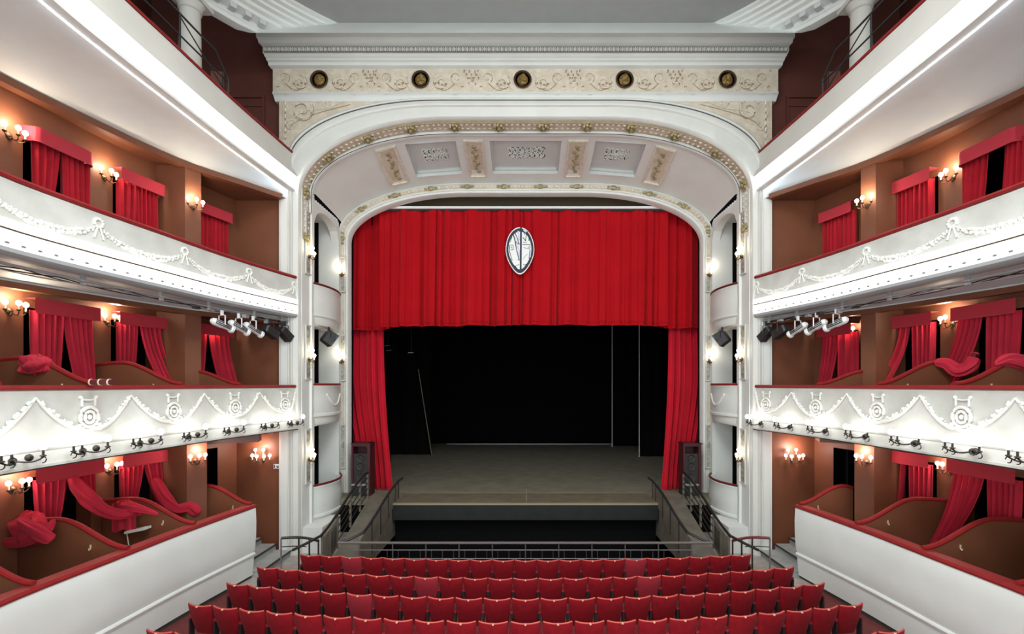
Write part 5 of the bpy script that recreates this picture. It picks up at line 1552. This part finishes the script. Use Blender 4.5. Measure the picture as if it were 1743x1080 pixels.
# ================================================================== LOOSE CLOTHS, CUSHION, SIGN, DUCT
def cloth_tail(o, pts, wid, seed):
    return cloth_path(None, pts, wid, seed=seed, o=o, pname='cloth_tail')
def cloth_path(label, pts, wid, mt=ROSEV, seed=0, group='cloths over the partitions', o=None, pname='gathered_length'):
    """a gathered length of cloth along points, wid = (start, mid, end) half widths"""
    o = o or thing('draped_cloth', label, 'cloth', pts[len(pts) // 2], 0, group)
    rnd = random.Random(seed); ph = rnd.uniform(0, 6)
    P = []
    n = 28
    for k in range(n + 1):
        t = k / n * (len(pts) - 1); i = min(int(t), len(pts) - 2); q = t - i
        p0 = pts[max(i - 1, 0)]; p1 = pts[i]; p2 = pts[i + 1]; p3 = pts[min(i + 2, len(pts) - 1)]
        P.append(tuple(0.5 * ((2 * p1[c]) + (-p0[c] + p2[c]) * q + (2*p0[c] - 5*p1[c] + 4*p2[c] - p3[c]) * q*q + (-p0[c] + 3*p1[c] - 3*p2[c] + p3[c]) * q**3) for c in range(3)))
    m = MB(); rows = []
    for k in range(n + 1):
        a = P[max(k - 1, 0)]; b = P[min(k + 1, n)]
        tg = norm(sub(b, a)); e1 = norm(cross(tg, (0, 0, 1))) if abs(tg[2]) < 0.95 else (0, 1, 0); e2 = cross(e1, tg)
        v = k / n
        r = (lerp(wid[0], wid[1], v * 2) if v < 0.5 else lerp(wid[1], wid[2], v * 2 - 1))
        r *= max(0.06, (1 - abs(2 * v - 1) ** 7)) ** 0.5
        ring_ = []
        for j in range(28):
            an = 2 * pi * j / 28
            rr = r * (1 + 0.16 * sin(an * 5 + ph + 2 * v) + 0.10 * sin(an * 9 - 3 * v + ph))
            ring_.append(tuple(P[k][c] + rr * (cos(an) * 0.55 * e1[c] + sin(an) * e2[c]) for c in range(3)))
        rows.append(ring_)
    m.grid(rows, True, True)
    wb(m, pname, mt, o)
    return o
def bundle(o, c, r, seed, mt, sq=(1.2, 0.8, 0.7), name='bundle'):
    rnd = random.Random(seed); p = [rnd.uniform(0, 6) for _ in range(4)]
    m = MB(); rows = []
    for i in range(19):
        th = pi * i / 18; row = []
        for j in range(40):
            a = 2 * pi * j / 40
            k = 1 + 0.13 * sin(3 * a + p[0] + 2 * th) + 0.08 * sin(7 * a + 3 * th + p[1]) + 0.09 * sin(5 * th + 2 * a + p[2]) + 0.05 * sin(12 * a - 5 * th + p[3])
            q = max(sin(th), 0.02)
            row.append((c[0] + r * k * q * cos(a) * sq[0], c[1] + r * k * q * sin(a) * sq[1], c[2] + r * k * cos(th) * sq[2]))
        rows.append(row)
    m.grid(rows, True, True); return wb(m, name, mt, o)

# left middle tier: crumpled cloth on the first partition
c = W(63, 621, 7.98); o = thing('draped_cloth', 'crumpled red cloth bundled on the wavy partition, left middle tier', 'cloth', c, 0, 'cloths over the partitions')
bundle(o, (c[0], 7.98, c[2]), 0.20, 3, ROSEV, (1.25, 0.75, 0.75))
m = MB(); m.grid([[(c[0] - 0.26 + 0.42 * k / 12, 7.90 - 0.02 * sin(k), c[2] - 0.10 - 0.06 * sin(pi * k / 12)) for k in range(13)], [(c[0] - 0.24 + 0.40 * k / 12, 7.925 - 0.02 * sin(2 * k), c[2] - 0.02) for k in range(13)]]); wb(m, 'hanging_edge', ROSEV, o)
# left ground boxes
c = W(52, 903, 8.30); o = thing('draped_cloth', 'big rose cloth heaped on the nearest wavy partition, left ground boxes', 'cloth', c, 0, 'cloths over the partitions')
bundle(o, (c[0], 8.32, c[2]), 0.30, 8, ROSEV, (1.25, 0.7, 0.75))
bundle(o, (c[0] - 0.15, 8.42, c[2] + 0.06), 0.22, 9, ROSEV, (1.0, 0.8, 0.95), 'bundle_fold')
cloth_tail(o, [W(-50, 925, 8.25), W(0, 924, 8.2), W(40, 922, 8.15), W(75, 908, 8.12), W(92, 884, 8.2)], (0.06, 0.09, 0.05), 21)
cloth_tail(o, [W(30, 885, 8.15), W(55, 900, 8.08), W(80, 915, 8.08), W(90, 920, 8.1)], (0.08, 0.12, 0.08), 22)
c = W(218, 868, 9.85); o = thing('draped_cloth', 'rose cloth hooked over the second wavy partition, left ground boxes', 'cloth', c, 0, 'cloths over the partitions')
bundle(o, (c[0], 9.85, c[2]), 0.25, 12, ROSEV, (1.1, 0.6, 0.75))
m = MB(); m.grid([[tuple(W(lerp(190, 232, k / 10), lerp(858, 905 + 3 * sin(k), v), 9.72 + 0.03 * sin(k * 1.7))) for k in range(11)] for v in (0, .25, .5, .75, 1)]); wb(m, 'hanging_tail', ROSEV, o)
cloth_tail(o, [W(205, 862, 9.72), W(225, 864, 9.68), W(248, 869, 9.7), W(270, 876, 9.75)], (0.10, 0.08, 0.03), 23)
cloth_path('long rose curtain tail swept across from the nearest curtain, left ground boxes', [W(118, 812, 9.15), W(148, 845, 9.1), W(175, 868, 9.3), W(205, 876, 9.6), W(235, 868, 9.8)], (0.16, 0.11, 0.10), seed=4)
cloth_path('rose curtain tail flung over the low partition next to the pier, left ground boxes', [W(262, 815, 10.7), W(282, 850, 10.7), W(300, 866, 10.85), W(322, 864, 11.1), W(338, 876, 11.2)], (0.14, 0.09, 0.14), seed=6)
# right middle tier
cloth_path('red cloth swept over the second wavy partition crest, right middle tier', [W(1590, 617, 9.5), W(1612, 619, 9.35), W(1630, 630, 9.2), W(1650, 624, 9.0), W(1662, 600, 8.95)], (0.07, 0.12, 0.10), seed=7)
cloth_path('red cloth lying over the wavy partition at the picture edge, right middle tier', [W(1694, 621, 7.95), W(1716, 613, 7.95), W(1740, 617, 7.95), W(1765, 626, 7.95)], (0.05, 0.12, 0.14), seed=9)
# rolled cushion lying on the left middle rail
c = W(171, 652, 7.75); o = thing('rolled_cushion', 'small rolled maroon cushion with pale straps on the left middle tier rail', 'cushion', (c[0], c[1], Z(-0.01)))
m = MB(); m.lathe([(0.02, -0.19), (0.045, -0.185), (0.05, -0.15), (0.05, 0.15), (0.045, 0.185), (0.02, 0.19)], (0, 0, 0.05), 14, 'x'); m.build('roll', PILLOW, o)
for x in (-0.15, 0.0, 0.15):
    m = MB(); m.lathe([(0.052, x - 0.012), (0.054, x - 0.01), (0.054, x + 0.01), (0.052, x + 0.012)], (0, 0, 0.05), 14, 'x'); m.build('strap', PLATE, o)
# small shelf in the left ground box
o = thing('folding_shelf', 'small pale folding shelf on the second partition, left ground boxes', 'shelf', W(234, 900, 9.7))
m = MB(); a = W(217, 904, 9.7); b = W(251, 897, 9.7); m.hexa([(a[0], 9.62, a[2] - 0.05), (b[0], 9.62, b[2] - 0.05), (b[0], 9.80, b[2] - 0.05), (a[0], 9.80, a[2] - 0.05)], [(a[0], 9.62, a[2]), (b[0], 9.62, b[2]), (b[0], 9.80, b[2]), (a[0], 9.80, a[2])]); wb(m, 'board', GALW, o, smooth=False)
m = MB(); m.tube([(a[0] + 0.02, 9.66, a[2] - 0.04), (a[0] + 0.03, 9.70, a[2] - 0.33)], 0.012, 5); wb(m, 'leg', GALW, o)
# black maroon seat edge glimpsed under the tail by the pier
# white sign on the left end wall
x0 = W(466, 0, 13.22)[0]; x1 = W(490, 0, 13.22)[0]
o = thing('wall_sign', 'small white sign with dark lettering on the brown end wall by the steps', 'sign', ((x0 + x1) / 2, 13.23, W(0, 798.5, 13.22)[2]))
w_, h_ = (x1 - x0), 8.0 / FPX * 13.22
m = MB(); m.box(-w_ / 2, w_ / 2, -0.02, 0.0, 0, h_); m.build('plate', EMBW, o, smooth=False)
m = MB(); k_ = w_ / 24.0
def gl(pts, w=0.016): stroke(m, [(-w_ / 2 + x * w_, y * h_) for x, y in pts], w, -0.026)
gl([(0.07, 0.85), (0.07, 0.15)], 0.022); gl([(0.12, 0.12), (0.17, 0.02)])
gl([(0.24, 0.55), (0.29, 0.65), (0.34, 0.55), (0.34, 0.25), (0.29, 0.15), (0.24, 0.25), (0.24, 0.55)], 0.02)
gl([(0.42, 0.2), (0.42, 0.62), (0.50, 0.6), (0.50, 0.25)]); gl([(0.53, 0.55), (0.60, 0.25)], 0.02)
gl([(0.68, 0.8), (0.68, 0.25)], 0.02); gl([(0.68, 0.45), (0.75, 0.6)]); gl([(0.81, 0.2), (0.81, 0.62), (0.91, 0.62), (0.91, 0.2)], 0.02)
m.build('lettering', NAVY, o, smooth=False)
# shallow boxed duct above the side doorways
for s, side in SIDES:
    o = thing('boxed_duct', 'rose-grey boxed duct under the middle tier above the %s side doorway' % side, 'duct', (s * 7.75, 11.9, Z(-1.5)))
    a, b = W(440 if s < 0 else 1395, 745, 12.4), W(348 if s < 0 else 1461, 757, 11.6)
    x0, x1 = a[0], b[0]
    m = MB(); m.hexa([(x0, 12.40, Z(-1.52)), (x1, 11.6, Z(-1.48)), (x1 + s * .2, 12.2, Z(-1.48)), (x0 + s * .2, 12.9, Z(-1.52))], [(x0, 12.40, Z(-1.26)), (x1, 11.6, Z(-1.26)), (x1 + s * .2, 12.2, Z(-1.26)), (x0 + s * .2, 12.9, Z(-1.26))]); wb(m, 'casing', mat('rose_grey_paint_' + side, (0.22, 0.14, 0.13), 0.6), o, smooth=False)
    m = MB(); m.tube([(x0 - s * 0.35, 12.45, Z(-1.275)), (x1 - s * 0.6, 11.9, Z(-1.275))], 0.022, 6); wb(m, 'lamp_tube', GREYP, o)
